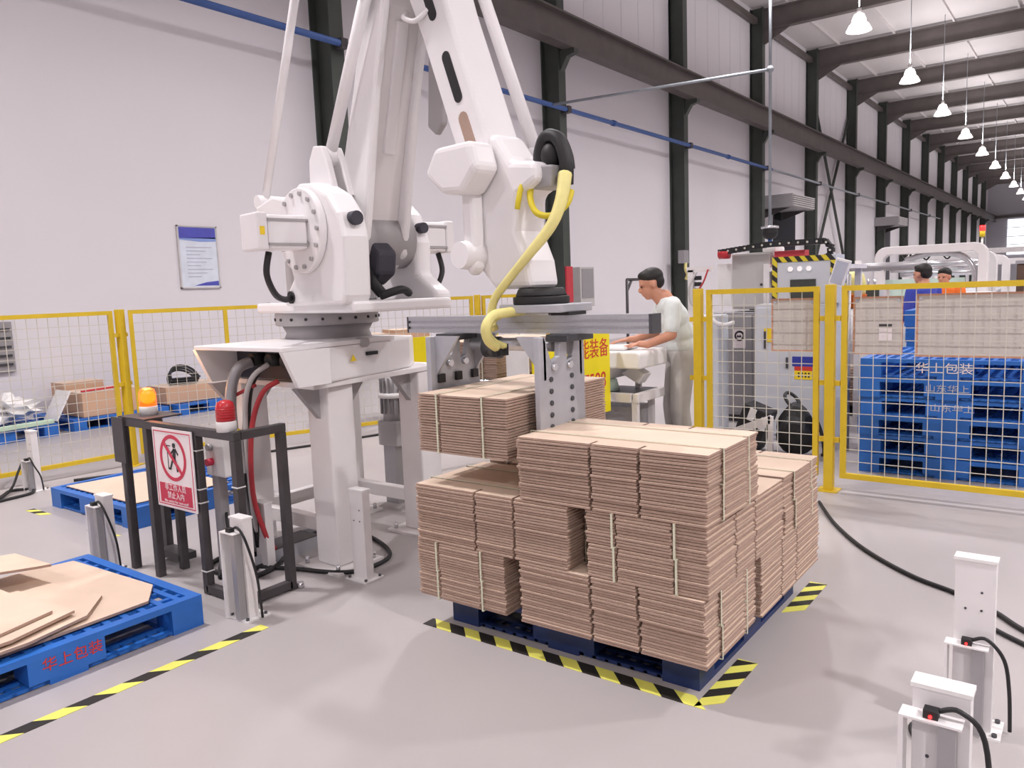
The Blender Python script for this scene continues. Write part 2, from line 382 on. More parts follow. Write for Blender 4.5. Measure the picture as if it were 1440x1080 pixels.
# ------------------------------------------------------------------ robot stand
st = thing('robot_stand', 'white steel table stand with thick square legs carrying the robot', 'stand', (3.15, 3.75, 0))
def W(): return MB(Matrix.Translation((-3.15, -3.75, 0)))
a = W(); a.prism([(2.60, 3.24), (3.72, 3.34), (3.76, 4.2), (2.74, 4.27), (2.66, 3.95)], 1.02, 1.05, 'z'); a.build('table_plate', 'stand_white', st, bevel=.004)
LEGS = [(2.83, 3.39), (2.83, 4.17), (3.56, 3.42), (3.56, 4.15)]
for lx, ly in LEGS:
    a = W(); a.bx(lx-.09, lx+.09, ly-.09, ly+.09, .015, 1.02); lg = a.build('leg', 'stand_white', st, bevel=.012)
    a = W(); a.bx(lx-.17, lx+.17, ly-.17, ly+.17, 0, .015); a.build('foot_plate', 'stand_white', lg)
    for dx in (-.13, .13):
        for dy in (-.13, .13):
            a = W(); a.cyl((lx+dx, ly+dy, .015), (lx+dx, ly+dy, .05), .012, n=8); a.build('anchor_bolt', 'chrome', lg)
    for sx in (-1, 1):
        a = W(); a.prism([(lx+sx*.09, 1.02), (lx+sx*.24, 1.02), (lx+sx*.09, .84)], ly-.02, ly+.02, 'y'); a.build('gusset', 'robot_grey', lg)
for (x0, x1, y0, y1) in ((2.80, 2.86, 3.48, 4.08), (2.92, 3.47, 4.14, 4.20), (3.53, 3.59, 3.51, 4.06)):
    a = W(); a.bx(x0, x1, y0, y1, .17, .25); a.build('cross_beam', 'stand_white', st, bevel=.004)

# ------------------------------------------------------------------ palletising robot
rob = thing('palletizing_robot', 'large white palletizing robot arm clamping a cardboard bundle', 'robot', (3.15, 3.75, 1.05))
ANG = math.radians(-98.985)
def B(): return MB(Matrix.Translation((-3.15, -3.75, -1.05)))                       # hall coordinates
def A(): return MB(Matrix.Translation((0, 0, -1.05)) @ Matrix.Rotation(ANG, 4, 'Z'))  # arm plane: x forward, y sideways, z height
# base housing with open hood at the back
base = B(); base.prism([(2.66, 3.22), (3.2, 3.30), (3.45, 3.37), (3.62, 3.5), (3.62, 4.0), (3.45, 4.1), (2.66, 4.0)], 1.05, 1.235, 'z')
bo = base.build('base_housing', 'robot_white', rob, bevel=.012)
a = B(); a.prism([(2.385, 3.19), (3.25, 3.29), (3.3, 3.95), (2.385, 3.96)], 1.235, 1.257, 'z'); a.build('base_top_plate', 'robot_white', rob, bevel=.004)
for y0, y1 in ((3.19, 3.205), (3.945, 3.96)):
    a = B(); a.prism([(2.385, 1.235), (2.47, 1.05), (2.68, 1.05), (2.68, 1.235)], y0, y1+.012, 'y'); a.build('hood_side', 'robot_white', rob)
a = B(); a.bx(2.64, 2.66, 3.22, 3.945, 1.06, 1.232); cn = a.build('connector_panel', 'dark_cavity', rob)  # dark colour carries the shade inside the open hood
for y in (3.42, 3.55, 3.7):
    a = B(); a.cyl((2.56, y, 1.17), (2.64, y, 1.17), .035, n=10); a.build('plug', 'black_rubber', cn)
a = B(); a.prism([(2.86, 1.145), (2.90, 1.145), (2.88, 1.18)], 3.235, 3.24, 'y', 0); a.build('warning_triangle', 'sticker_yellow', rob)
a = B(); a.bx(3.0, 3.08, 3.255, 3.27, 1.165, 1.185); a.build('base_slot', 'black_rubber', rob)
a = B(); a.cyl((2.98, 3.24, 1.24), (2.98, 3.3, 1.24), .028, n=12); a.build('lifting_eye', 'robot_grey', rob)
a = A(); a.lathe([(.24, 1.235), (.26, 1.25), (.245, 1.29), (.27, 1.335)], n=32); a.build('pedestal', 'robot_grey', rob)
a = A(); a.lathe([(.30, 1.335), (.305, 1.34), (.305, 1.405), (.30, 1.41)], n=40); ring = a.build('gear_ring', 'robot_grey', rob)
for k in range(20):
    t = 2*PI*k/20; a = A(); a.cyl((.30*math.cos(t), .30*math.sin(t), 1.372), (.312*math.cos(t), .312*math.sin(t), 1.372), .009, n=6); a.build('ring_bolt', 'black_rubber', ring)
a = A(); a.prism([(-.42, -.2), (-.3, -.3), (.5, -.34), (.82, -.34), (.82, .3), (.4, .32), (-.3, .3), (-.42, .2)], 1.41, 1.47, 'z'); a.build('turret_plate', 'robot_white', rob, bevel=.015)
for y in (-.16, .0):
    a = A(); a.cyl((-.42, y, 1.445), (-.5, y, 1.445), .03, n=10); a.build('stop_bolt', 'robot_grey', rob)
a = A(); a.prism([(-.12, 1.47), (-.12, 1.72), (.02, 1.82), (.2, 1.6), (.25, 1.47)], -.2, .2, 'y'); a.build('yoke_back', 'robot_grey', rob, bevel=.02)
CL = [(.18,1.45),(.22,1.52),(.30,1.60),(.24,1.75),(.20,1.90),(.26,2.02),(.42,2.09),(.55,2.08),(.70,2.01),(.79,1.91),(.825,1.79),(.815,1.5),(.79,1.45)]
a = A(); a.prism(CL, -.38, -.22, 'y'); ck = a.build('yoke_cheek', 'robot_white', rob, bevel=.025, seg=3)
CR = [(.12,1.45),(.2,1.6),(.24,1.85),(.33,1.98),(.46,2.03),(.57,1.94),(.64,1.78),(.64,1.6),(.80,1.5),(.80,1.45)]
a = A(); a.prism(CR, .2, .32, 'y'); ck2 = a.build('yoke_cheek', 'robot_white', rob, bevel=.025, seg=3)
a = A(); a.cyl((.47, -.38, 1.84), (.47, -.42, 1.84), .22, n=40); gd = a.build('gear_cover', 'robot_white', rob, bevel=.008)
for k in range(14):
    t = 2*PI*k/14; a = A(); a.cyl((.47+.19*math.cos(t), -.42, 1.84+.19*math.sin(t)), (.47+.19*math.cos(t), -.432, 1.84+.19*math.sin(t)), .012, n=8); a.build('cover_bolt', 'robot_grey', gd)
a = A(); a.cyl((.79, -.3, 1.88), (.84, -.3, 1.88), .035, n=14); a.build('port_hole', 'dark_cavity', ck)
a = A(); a.cyl((.6, .26, 1.86), (.655, .26, 1.86), .03, n=14); a.build('port_hole', 'dark_cavity', ck2)
a = A(); a.cyl((.28, -.39, 1.50), (.28, -.36, 1.50), .035, n=12); a.build('cable_gland', 'black_rubber', ck)
def motor(s0, z0, o0, o1, sg):
    a = A(); a.bx(s0-.085, s0+.085, min(o0, o1), max(o0, o1), z0-.085, z0+.085); mt = a.build('motor', 'robot_white', rob, bevel=.015)
    a = A(); a.bx(s0-.09, s0+.09, min(o1, o1+sg*.06), max(o1, o1+sg*.06), z0-.09, z0+.095); a.build('motor_cap', 'robot_white', mt, bevel=.01)
    for dz in (-.06, .06):
        a = A(); a.bx(s0-.09, s0+.092, min(o0, o1), max(o0, o1), z0+dz-.006, z0+dz+.006); a.build('cooling_fin', 'robot_grey', mt)
    return mt
mL = motor(.48, 1.825, -.42, -.64, -1); mR = motor(.47, 1.82, .32, .50, 1)
a = A(); a.bx(.53, .572, -.685, -.66, 1.81, 1.85); a.build('warning_sticker', 'sticker_yellow', mL)
a = A(); a.tube([(.48, -.6, 1.73), (.48, -.62, 1.62), (.42, -.55, 1.52), (.33, -.45, 1.49), (.28, -.385, 1.50)], .017); a.build('motor_cable', 'black_rubber', rob)
a = A(); a.tube([(.47, .5, 1.73), (.5, .5, 1.62), (.52, .42, 1.52), (.5, .31, 1.48)], .016); a.build('motor_cable', 'black_rubber', rob)
# rear top cover box above the left motor
a = A(); a.prism([(-.12, 1.93), (-.1, 2.02), (.1, 2.06), (.24, 2.03), (.2, 1.93)], -.36, -.24, 'y'); a.build('cable_cover', 'robot_white', rob, bevel=.015)
# lower arm: core with two side ribs
def along(p, q, prof):
    p = Vector(p); q = Vector(q); d = (q-p); n = Vector((d.y, -d.x)).normalized()
    return [tuple(p+d*t+n*e) for t, e in prof]
P0, P1 = (.5, 1.80), (1.0, 3.42)
core = along(P0, P1, [(-.02,-.06),(.3,-.05),(.7,-.05),(1.04,-.08),(1.04,.09),(.7,.065),(.3,.078),(-.02,.10)])
a = A(); a.prism(core, -.105, .105, 'y'); la = a.build('lower_arm', 'stand_white', rob, bevel=.01)
rib = along(P0, P1, [(-.09,-.08),(-.03,-.14),(.1,-.13),(.45,-.09),(.8,-.09),(1.0,-.14),(1.07,-.08),(1.07,.08),(1.0,.13),(.8,.09),(.45,.10),(.1,.15),(-.03,.16),(-.09,.08)])
for y0, y1 in ((-.15, -.10), (.10, .15)):
    a = A(); a.prism(rib, y0, y1, 'y'); a.build('arm_rib', 'robot_white', la, bevel=.015)
strip = along(P0, P1, [(.28,.07),(.66,.06),(.66,.085),(.28,.095)])
a = A(); a.prism(strip, -.04, .03, 'y'); a.build('highlight_strip', 'robot_white', la, bevel=.006)  # whiter raised strip stands in for the highlight down the arm face
a = A(); a.prism([(.42,1.55),(.47,1.76),(.62,1.80),(.72,1.72),(.70,1.60),(.6,1.55)], -.1, .02, 'y'); a.build('arm_counterweight', 'dark_cavity', rob, bevel=.02)
a = A(); a.tube([(.70, -.08, 1.5), (.68, -.12, 1.56), (.62, -.1, 1.62)], .03); a.build('yoke_cable', 'black_rubber', rob)
a = A(); a.tube([(.74, -.12, 1.49), (.76, .0, 1.52), (.72, .08, 1.50)], .022); a.build('yoke_cable', 'black_rubber', rob)
a = A(); a.cyl((P0[0], -.2, P0[1]), (P0[0], .2, P0[1]), .16, n=28); a.build('shoulder_joint', 'robot_grey', rob)
# linkage rods
def rod(p, q, off, r, nm, n=12):
    a = A(); a.cyl((p[0], off, p[1]), (q[0], off, q[1]), r, n=n)
    a.cyl((p[0], off-.05, p[1]), (p[0], off+.05, p[1]), r*1.7, n=14); a.cyl((q[0], off-.05, q[1]), (q[0], off+.05, q[1]), r*1.7, n=14)
    return a.build(nm, 'robot_white', rob)
rod((-.10, 2.05), (.56, 3.40), -.30, .023, 'balance_rod')
rod((.46, 2.23), (.92, 3.02), -.2, .032, 'parallel_rod')
for dy in (-.255, -.165):
    a = A(); a.prism([(.36, 2.05), (.37, 2.22), (.42, 2.29), (.50, 2.28), (.54, 2.2), (.60, 2.02)], dy-.02, dy+.02, 'y'); a.build('clevis', 'robot_white', rob, bevel=.008)
a = A(); a.cyl((.86, -.3, 3.05), (.98, -.12, 3.05), .055, n=14); a.build('rod_end', 'robot_white', rob)
a = A(); a.prism([(.50, 3.34), (.60, 3.5), (1.1, 3.56), (1.2, 3.36), (1.0, 3.28), (.6, 3.32)], -.34, -.16, 'y'); a.build('elbow_link', 'robot_white', rob, bevel=.02)
a = A(); a.cyl((1.0, -.2, 3.42), (1.0, .2, 3.42), .17, n=28); a.build('elbow_joint', 'robot_white', rob)
a = A(); a.prism([(.96,3.0),(1.10,2.98),(1.02,2.35),(.96,2.3),(.90,2.35)], .12, .16, 'y'); a.build('arm_guard', 'robot_grey', rob, bevel=.01)
# forearm
F0, F1 = (1.0, 3.42), (1.53, 2.06)
fa = along(F0, F1, [(-.08,-.12),(.1,-.13),(.5,-.10),(.95,-.10),(1.05,-.06),(1.05,.08),(.95,.12),(.5,.12),(.1,.15),(-.08,.12)])
a = A(); a.prism(fa, -.10, .10, 'y'); fo = a.build('forearm', 'robot_white', rob, bevel=.025, seg=3)
def pill(t0, t1, e, hw, m, nm):
    p = Vector(F0); d = Vector(F1)-p; n = Vector((d.y, -d.x)).normalized(); L = d.length; pts = []
    for k in range(7): tt = PI*k/6; pts.append(p+d*(t0-hw/L*math.sin(tt))+n*(e+hw*math.cos(tt)))
    for k in range(7): tt = PI*k/6; pts.append(p+d*(t1+hw/L*math.sin(tt))+n*(e-hw*math.cos(tt)))
    a = A(); a.prism([tuple(q) for q in pts], -.104, -.09, 'y'); return a.build(nm, m, fo)
pill(.63, .77, .0, .026, 'black_rubber', 'slot'); pill(.36, .48, .0, .026, 'black_rubber', 'slot'); pill(.84, .94, .01, .03, 'board_edge', 'side_plate')
fr = along(F0, F1, [(.2,.12),(.95,.11),(.95,.15),(.2,.15)])
for o_ in (-.05, .03): a = A(); a.prism(fr, o_-.006, o_+.012, 'y'); a.build('forearm_rib', 'robot_white', fo, bevel=.004)
rod((1.16, 3.30), (1.66, 2.08), .15, .03, 'forearm_rod')
a = A(); a.tube([(.98, -.04, 2.86), (1.06, -.12, 2.80), (1.16, -.13, 2.76), (1.22, -.10, 2.80)], .012); a.build('arm_wire', 'robot_white', rob)
# wrist
wr = [(1.40,2.12),(1.46,2.18),(1.62,2.18),(1.72,2.05),(1.86,2.03),(1.87,1.95),(1.76,1.90),(1.74,1.75),(1.80,1.62),(1.82,1.50),(1.58,1.50),(1.48,1.60),(1.47,1.78),(1.42,1.95)]
a = A(); a.prism(wr, -.09, .10, 'y'); wo = a.build('wrist_housing', 'robot_white', rob, bevel=.03, seg=3)
a = A(); a.prism([(1.30,2.03),(1.38,2.14),(1.62,2.14),(1.66,2.02),(1.56,1.92),(1.42,1.93)], -.24, -.09, 'y'); a.build('wrist_motor_cover', 'robot_white', rob, bevel=.03, seg=3)
a = A(); a.cyl((1.48, -.20, 1.66), (1.48, -.08, 1.66), .06, .075, n=18); a.build('wrist_cap', 'robot_white', rob)
a = A(); a.prism([(1.46,1.97),(1.54,1.97),(1.54,1.60),(1.50,1.56),(1.46,1.62)], -.16, -.09, 'y'); a.build('wrist_side_plate', 'robot_white', rob, bevel=.02)
a = A(); a.prism([(1.60,1.92),(1.66,1.92),(1.64,1.60),(1.60,1.66)], .1, .14, 'y'); a.build('wrist_stay', 'robot_grey', rob)
a = A(); a.cyl((1.79, 0, 1.50), (1.79, 0, 1.465), .10, .115, n=28); a.cyl((1.79, 0, 1.465), (1.79, 0, 1.43), .125, n=28); a.build('tool_flange', 'black_rubber', rob, bevel=.006)
a = A(); a.prism([(1.80,1.92),(1.91,1.92),(1.92,2.01),(1.80,2.02)], -.05, .07, 'y'); cbx = a.build('connector_box', 'cabinet_steel', rob, bevel=.008)
a = A(); a.tube([(1.80, .02, 1.99), (1.79, .02, 2.07), (1.83, .02, 2.14), (1.90, .02, 2.12), (1.94, .02, 2.02), (1.94, .02, 1.93)], .03, n=10); a.build('black_cable_loop', 'black_rubber', rob)
a = A(); a.tube([(1.80, .06, 2.0), (1.81, .06, 2.09), (1.86, .06, 2.13), (1.90, .06, 2.06), (1.91, .06, 2.0)], .035, n=10); a.build('black_cable_loop', 'black_rubber', rob)
a = A(); a.ball((1.85, .03, 2.06), (.05, .05, .06)); a.build('cable_boot', 'black_rubber', rob)
a = A(); a.tube([(1.95, 0, 1.97), (1.97, -.05, 1.86), (1.95, -.10, 1.75), (1.85, -.14, 1.635), (1.74, -.15, 1.54), (1.65, -.15, 1.46), (1.62, -.15, 1.38), (1.66, -.17, 1.33)], lambda t: .03-.011*min(1, t*2), n=10); a.build('air_hose', 'hose_yellow', rob)
a = A(); a.tube([(1.80, -.02, 1.98), (1.80, -.06, 1.90), (1.85, -.08, 1.82), (1.92, -.06, 1.80), (1.97, -.02, 1.84), (1.965, .02, 1.90)], .014, n=8); a.build('air_hose', 'hose_bright', rob)
a = A(); a.tube([(1.80, -.04, 1.99), (1.775, -.08, 1.94), (1.77, -.1, 1.88), (1.76, -.1, 1.84)], .012, n=8); a.build('air_hose', 'hose_bright', rob)
# gripper under the flange
a = B(); a.bx(2.74, 3.0, 1.80, 2.12, 1.395, 1.43); gp = a.build('gripper', 'alu_matte', rob, bevel=.004)
def G(nm, m, fn, bevel=0.): a = B(); fn(a); return a.build(nm, m, gp, bevel=bevel)
def _beam(a):
    x0, x1 = 2.83, 2.91
    for z0, z1, e in ((1.303, 1.322, 0), (1.322, 1.334, .008), (1.334, 1.350, 0), (1.350, 1.362, .008), (1.362, 1.382, 0)): a.bx(x0+e, x1-e, 1.44, 2.76, z0, z1)
G('beam', 'alu', _beam)
G('end_cap', 'steel_dark', lambda a: a.bx(2.83, 2.91, 1.425, 1.44, 1.303, 1.382)); G('end_cap', 'steel_dark', lambda a: a.bx(2.83, 2.91, 2.76, 2.772, 1.303, 1.382))
G('mount_block', 'alu', lambda a: a.bx(2.80, 2.94, 1.90, 2.05, 1.382, 1.397), .003)
for y in (1.82, 2.08): G('black_clamp', 'black_rubber', lambda a: a.bx(2.79, 2.93, y-.03, y+.06, 1.382, 1.396))
def plate(a, y0, y1, z0, holes=True):
    # plate outline with arch cut-outs at the top
    pts = [(2.62, z0), (2.97, z0), (2.97, 1.30), (2.90, 1.30), (2.87, 1.20), (2.83, 1.19), (2.83, 1.30), (2.78, 1.30), (2.77, 1.21), (2.71, 1.19), (2.66, 1.30), (2.62, 1.30)]
    a.prism(pts, y0, y1, 'y')
np_ = G('clamp_plate', 'alu_matte', lambda a: plate(a, 1.83, 1.858, .87), .004)
def G2(par, nm, m, fn, bevel=0.): a = B(); fn(a); return a.build(nm, m, par, bevel=bevel)
for x in (2.70, 2.86):
    for z in (.92, .97, 1.02, 1.07, 1.12): G2(np_, 'bolt_hole', 'steel_dark', lambda a: a.cyl((x, 1.832, z), (x, 1.824, z), .011, n=10))
for x in (2.72, 2.84): G2(np_, 'bolt', 'chrome', lambda a: a.cyl((x, 1.835, 1.17), (x, 1.815, 1.17), .016, n=10))
fp = G('clamp_plate', 'alu_matte', lambda a: plate(a, 2.43, 2.458, .87), .004)
for x in (2.68, 2.80, 2.92): G2(fp, 'rubber_pad', 'black_rubber', lambda a: a.bx(x-.02, x+.02, 2.415, 2.43, 1.085, 1.125))
for x in (2.74, 2.85): G2(fp, 'bolt', 'chrome', lambda a: a.cyl((x, 2.43, 1.17), (x, 2.41, 1.17), .016, n=10))
for y0 in (1.80, 2.43): 
    G('slide_carriage', 'steel_dark', lambda a: a.bx(2.76, 2.97, y0-.02, y0+.09, 1.272, 1.303), .003)
    for x in (2.66, 2.94): G('plate_gusset', 'alu_matte', lambda a: a.prism([(y0+.03 if y0 < 2 else y0+.0, 1.30), (y0+(.03 if y0 < 2 else 0)-.14*(1 if y0 < 2 else -1)*(-1 if y0 < 2 else -1), 1.30), (y0+.03 if y0 < 2 else y0+.0, 1.12)], x-.008, x+.008, 'x'))
G('air_cylinder', 'alu', lambda a: a.cyl((2.87, 1.92, 1.25), (2.87, 2.38, 1.25), .03, n=16))
G('air_cylinder_cap', 'steel_dark', lambda a: a.cyl((2.87, 2.22, 1.235), (2.87, 2.30, 1.235), .05, n=18))
for z, x in ((1.23, 2.70), (1.23, 2.76)): G('hose_fitting', 'black_rubber', lambda a: a.bx(x-.012, x+.012, 2.1, 2.13, z-.02, z+.03))
G('air_hose', 'hose_yellow', lambda a: a.tube([(2.70, 2.11, 1.25), (2.64, 2.11, 1.29), (2.62, 2.1, 1.345), (2.66, 2.09, 1.39), (2.72, 2.06, 1.40), (2.82, 2.03, 1.41), (2.9, 2.0, 1.435)], .022, n=10))
G('air_hose', 'hose_yellow', lambda a: a.tube([(2.76, 2.11, 1.25), (2.71, 2.12, 1.27), (2.66, 2.12, 1.31), (2.66, 2.11, 1.36), (2.70, 2.09, 1.385)], .015, n=8))

# ------------------------------------------------------------------ blue plastic pallets
def pallet_proto():
    """1.2 (y) x 1.1 (x) x 0.15 pallet around its centre; long open sides face -x/+x"""
    Lx, Ly, H = 1.10, 1.20, .145
    P = {}
    d = MB()
    d.bx(-Lx/2, Lx/2, -Ly/2, -Ly/2+.05, H-.028, H); d.bx(-Lx/2, Lx/2, Ly/2-.05, Ly/2, H-.028, H)
    d.bx(-Lx/2, -Lx/2+.05, -Ly/2+.05, Ly/2-.05, H-.028, H); d.bx(Lx/2-.05, Lx/2, -Ly/2+.05, Ly/2-.05, H-.028, H)
    n = 14
    for k in range(n):
        y = -Ly/2+.05+(Ly-.1)*(k+.5)/n; d.bx(-Lx/2+.05, Lx/2-.05, y-.014, y+.014, H-.022, H-.002)
    for k in range(9):
        x = -Lx/2+.05+(Lx-.1)*(k+.5)/9; d.bx(x-.012, x+.012, -Ly/2+.05, Ly/2-.05, H-.026, H-.006)
    P['top_deck'] = [(d.mesh('top_deck'), (0, 0, 0))]
    f = []
    for wx, wy, xs, ys in ((.14, .15, (-Lx/2+.07, Lx/2-.07), (-Ly/2+.075, Ly/2-.075)), (.14, .30, (-Lx/2+.07, Lx/2-.07), (0,)), (.2, .15, (0,), (-Ly/2+.075, Ly/2-.075)), (.2, .3, (0,), (0,))):
        q = MB(); q.bx(-wx/2, wx/2, -wy/2, wy/2, .022, H-.028); me = q.mesh('block')
        f += [(me, (x, y, 0)) for x in xs for y in ys]
    P['block'] = f
    r = []
    q = MB()
    q.bx(-Lx/2, Lx/2, -.075, .075, 0, .022); me = q.mesh('runner'); r += [(me, (0, y, 0)) for y in (-Ly/2+.075, 0, Ly/2-.075)]
    P['runner'] = r
    q = MB()
    for x in (-Lx/2+.07, Lx/2-.07):
        for k in range(2): q.bx(x-.06+k*.08, x-.02+k*.08, -Ly/2+.15, Ly/2-.15, .004, .018)
        for k in range(16): y = -Ly/2+.17+(Ly-.34)*k/15; q.bx(x-.06, x+.06, y-.008, y+.008, .004, .016)
    P['bottom_lattice'] = [(q.mesh('bottom_lattice'), (0, 0, 0))]
    return P
PAL = pallet_proto()
for L in PAL.values():
    for me, _ in L:
        if not me.materials: me.materials.append(MATS['pallet_blue'])
def pallet(label, x, y, z=0., rotz=0., group='blue plastic pallets', sx=1., sy=1.):
    p = thing('plastic_pallet', label, 'pallet', (x, y, z), rotz, group); p.scale = (sx, sy, 1)
    for nm, L in PAL.items():
        for me, loc in L:
            o_ = put(nm, me, p, loc)
            if nm in ('bottom_lattice', 'top_deck'): o_['kind'] = 'stuff'
    return p
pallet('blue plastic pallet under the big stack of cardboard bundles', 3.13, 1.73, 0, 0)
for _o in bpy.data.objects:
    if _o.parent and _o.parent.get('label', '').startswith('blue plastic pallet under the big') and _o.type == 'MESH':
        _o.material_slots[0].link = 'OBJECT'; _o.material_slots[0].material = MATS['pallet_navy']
pl = pallet('blue plastic pallet with red lettering at the left edge, under loose cardboard', 1.32, 3.85, 0, PI/2, sy=1.0)
pl['label'] = 'blue plastic pallet with red side lettering under loose cardboard at the left'
text('lettering', '华上包装', .06, 'sticker_red', pl, Matrix.Rotation(-PI/2, 4, 'Z') @ face_y(.02, -.552, .083), sx=1.0)
pallet('blue plastic pallet behind the dark frame with one flat cardboard sheet', 3.08, 5.70, 0, 0)
STX, STY = 6.92, .87
names6 = ['bottom', 'second from the bottom', 'third from the bottom', 'third from the top', 'second from the top', 'topmost']
for k in range(6):
    p = pallet(f'blue pallet in the stack behind the right fence, {names6[k]} one' + (', with large white lettering' if k == 5 else ''), STX+(.02 if k % 2 else 0), STY+random.uniform(-.012, .012), k*.146, 0, 'pallet stack behind the right fence')
    if k == 5: text('lettering', '华上包装', .085, 'sign_white', p, face_x(-.553, .03, .078), sx=1.1)
    if k in (3, 4): text('lettering', '山东华上', .06, 'poster_line', p, face_x(-.553, -.02+.02*(k-3), .08), sx=1.2)
for k in range(8):
    pallet(f'blue pallet in the taller stack behind the fence boards, number {["one","two","three","four","five","six","seven","eight"][k]} from the floor', 8.55, .85+random.uniform(-.015, .015), k*.146, 0, 'taller pallet stack')

# ------------------------------------------------------------------ cardboard bundles
SL, SW, ST = .81, .485, .0080
PITCH = .0116
def sheet_mesh(nm, L=SL, Wd=SW, t=ST, slots=True):
    """flat folded carton: slots cut in both long edges, notches in the ends; x along the length"""
    h = L/2; g = Wd/2; pts = []
    def slot(x, y, s, d=.055, w_=.006): return [(x-s*w_, y), (x-s*w_, y-math.copysign(d, y)), (x+s*w_, y-math.copysign(d, y)), (x+s*w_, y)]
    r_ = .007   # the outer flaps of each end sit a little back
    pts += [(-h+r_, -g)]
    for fx in (.33, .58): pts += slot(-h+fx*L, -g, 1)
    pts += [(h-r_, -g)]
    for y, e0, e1 in ((-.115, r_, 0), (.115, 0, r_)): pts += [(h-e0, y-.005), (h-.02, y-.005), (h-.02, y+.005), (h-e1, y+.005)]
    pts += [(h-r_, g)]
    for fx in (.58, .33): pts += slot(-h+fx*L, g, -1)
    pts += [(-h+r_, g)]
    for y, e0, e1 in ((.115, r_, 0), (-.115, 0, r_)): pts += [(-h+e0, y+.005), (-h+.02, y+.005), (-h+.02, y-.005), (-h+e1, y-.005)]
    m = MB(); m.prism(pts, 0, t, 'z', 0, 1); me = m.mesh(nm); me.materials.append(MATS['board_face']); me.materials.append(MATS['board_edge'])
    return me
SHEET = sheet_mesh('cardboard_sheet')
NH = 11
HH = NH*PITCH
def strap_mesh():
    m = MB(); h = SL/2+.004; tt = HH+.001; w_ = .0045; t = .0012
    m.bx(-h, h, -w_, w_, tt, tt+t); m.bx(-h, h, -w_, w_, -t, 0); m.bx(-h-t, -h, -w_, w_, -t, tt+t); m.bx(h, h+t, -w_, w_, -t, tt+t)
    me = m.mesh('strap'); me.materials.append(MATS['strap_green']); return me
STRAP = strap_mesh()
def bundle(label, cx, cy, z, rot, group, jit=.004):
    b = thing('cardboard_bundle', label, 'cardboard bundle', (cx, cy, z), rot, group)
    for k in range(NH):
        o = put('cardboard_sheet', SHEET, b, (random.uniform(-jit, jit), random.uniform(-jit, jit), .0008+k*PITCH), random.uniform(-.004, .004))
        o.rotation_euler = (random.uniform(-.002, .002), 0, o.rotation_euler[2])
    for y in (-.125, .125): put('strap', STRAP, b, (0, y, .0002))
    return b
Z0 = .149
def pair(desc, x0, x1, y0, y1, layer, group='cardboard bundles stacked on the pallet', zofs=0.):
    rot = 0 if (x1-x0) > (y1-y0) else PI/2
    for h, nm in ((0, 'lower'), (1, 'upper')):
        bundle(f'tied cardboard bundle, {desc}, {nm} of its pair', (x0+x1)/2+random.uniform(-.004, .004), (y0+y1)/2+random.uniform(-.004, .004),
               Z0+layer*.2580+h*.1288+zofs, rot+random.uniform(-.008, .008), group)
# pinwheel layers; x grows away from the camera, y to the left
pair('bottom layer, left front corner with strapped end showing', 2.462, 3.272, 1.935, 2.42, 0)
pair('bottom layer, long side along the front right', 2.462, 2.947, 1.045, 1.855, 0)
pair('bottom layer, long side on the right face', 2.985, 3.795, 1.045, 1.53, 0)
pair('bottom layer, far corner', 3.31, 3.795, 1.60, 2.41, 0)
pair('middle layer, long side along the front left', 2.462, 2.947, 1.605, 2.415, 1)
pair('middle layer, front right corner with strapped end showing', 2.462, 3.272, 1.045, 1.53, 1)
pair('middle layer, right rear corner with a pale top', 3.30, 3.785, 1.045, 1.855, 1, zofs=.0)
pair('middle layer, far left corner', 2.985, 3.795, 1.93, 2.415, 1)
pair('top layer, alone on the front right corner', 2.462, 2.947, 1.04, 1.85, 2)
for h, nm in ((0, 'lower'), (1, 'upper')):
    bundle(f'tied cardboard bundle held in the robot gripper, {nm} of the two', 2.877, 2.147, .808+h*.1288, random.uniform(-.004, .004), 'cardboard bundles in the gripper', .002)

# ------------------------------------------------------------------ floor hazard tape
def hazard(label, p, q, width=.07, pitch=.13, side=1, a0=0., a1=1.):
    p = Vector((*p, 0)); q = Vector((*q, 0)); d = (q-p); L = d.length; d.normalize(); n = Vector((-d.y, d.x, 0))*side
    m = MB(); k = 0; s = 0.
    while s < L-1e-6:
        e = min(L, s+pitch/2); sk = width
        pts = []
        for t, o in ((s, 0), (e, 0), (e+sk, 1), (s+sk, 1)): pts.append(p+d*min(L, max(0, t))+n*width*o)
        vs = [(v.x, v.y, .0005) for v in pts]+[(v.x, v.y, .0022) for v in pts]
        m.add(vs, [(3,2,1,0), (4,5,6,7), (0,1,5,4), (1,2,6,5), (2,3,7,6), (3,0,4,7)], k % 2)
        s = e; k += 1
    return tag(m.build('hazard_tape', ['tape_yellow', 'tape_black']), label, 'floor tape', 'yellow and black floor tape')
hazard('yellow and black floor tape along the front of the big stack', (2.47, 1.06), (2.47, 2.42), .07, .17, -1)
hazard('short yellow and black tape strip at the near right stack corner', (2.47, 1.105), (2.90, 1.105), .08, .14, -1)
hazard('short yellow and black tape strip at the far right of the stack', (3.43, 1.105), (3.87, 1.105), .08, .14, -1)
hazard('long yellow and black floor tape in front of the left pallet', (.2, 3.06), (2.06, 3.06), .06, .22, -1)
hazard('short yellow and black tape scrap beside the middle pallet', (2.42, 5.05), (2.42, 5.4), .06, .16, 1)
hazard('yellow and black tape scrap at the far corner of the middle pallet', (2.42, 6.05), (2.42, 6.35), .06, .16, 1)

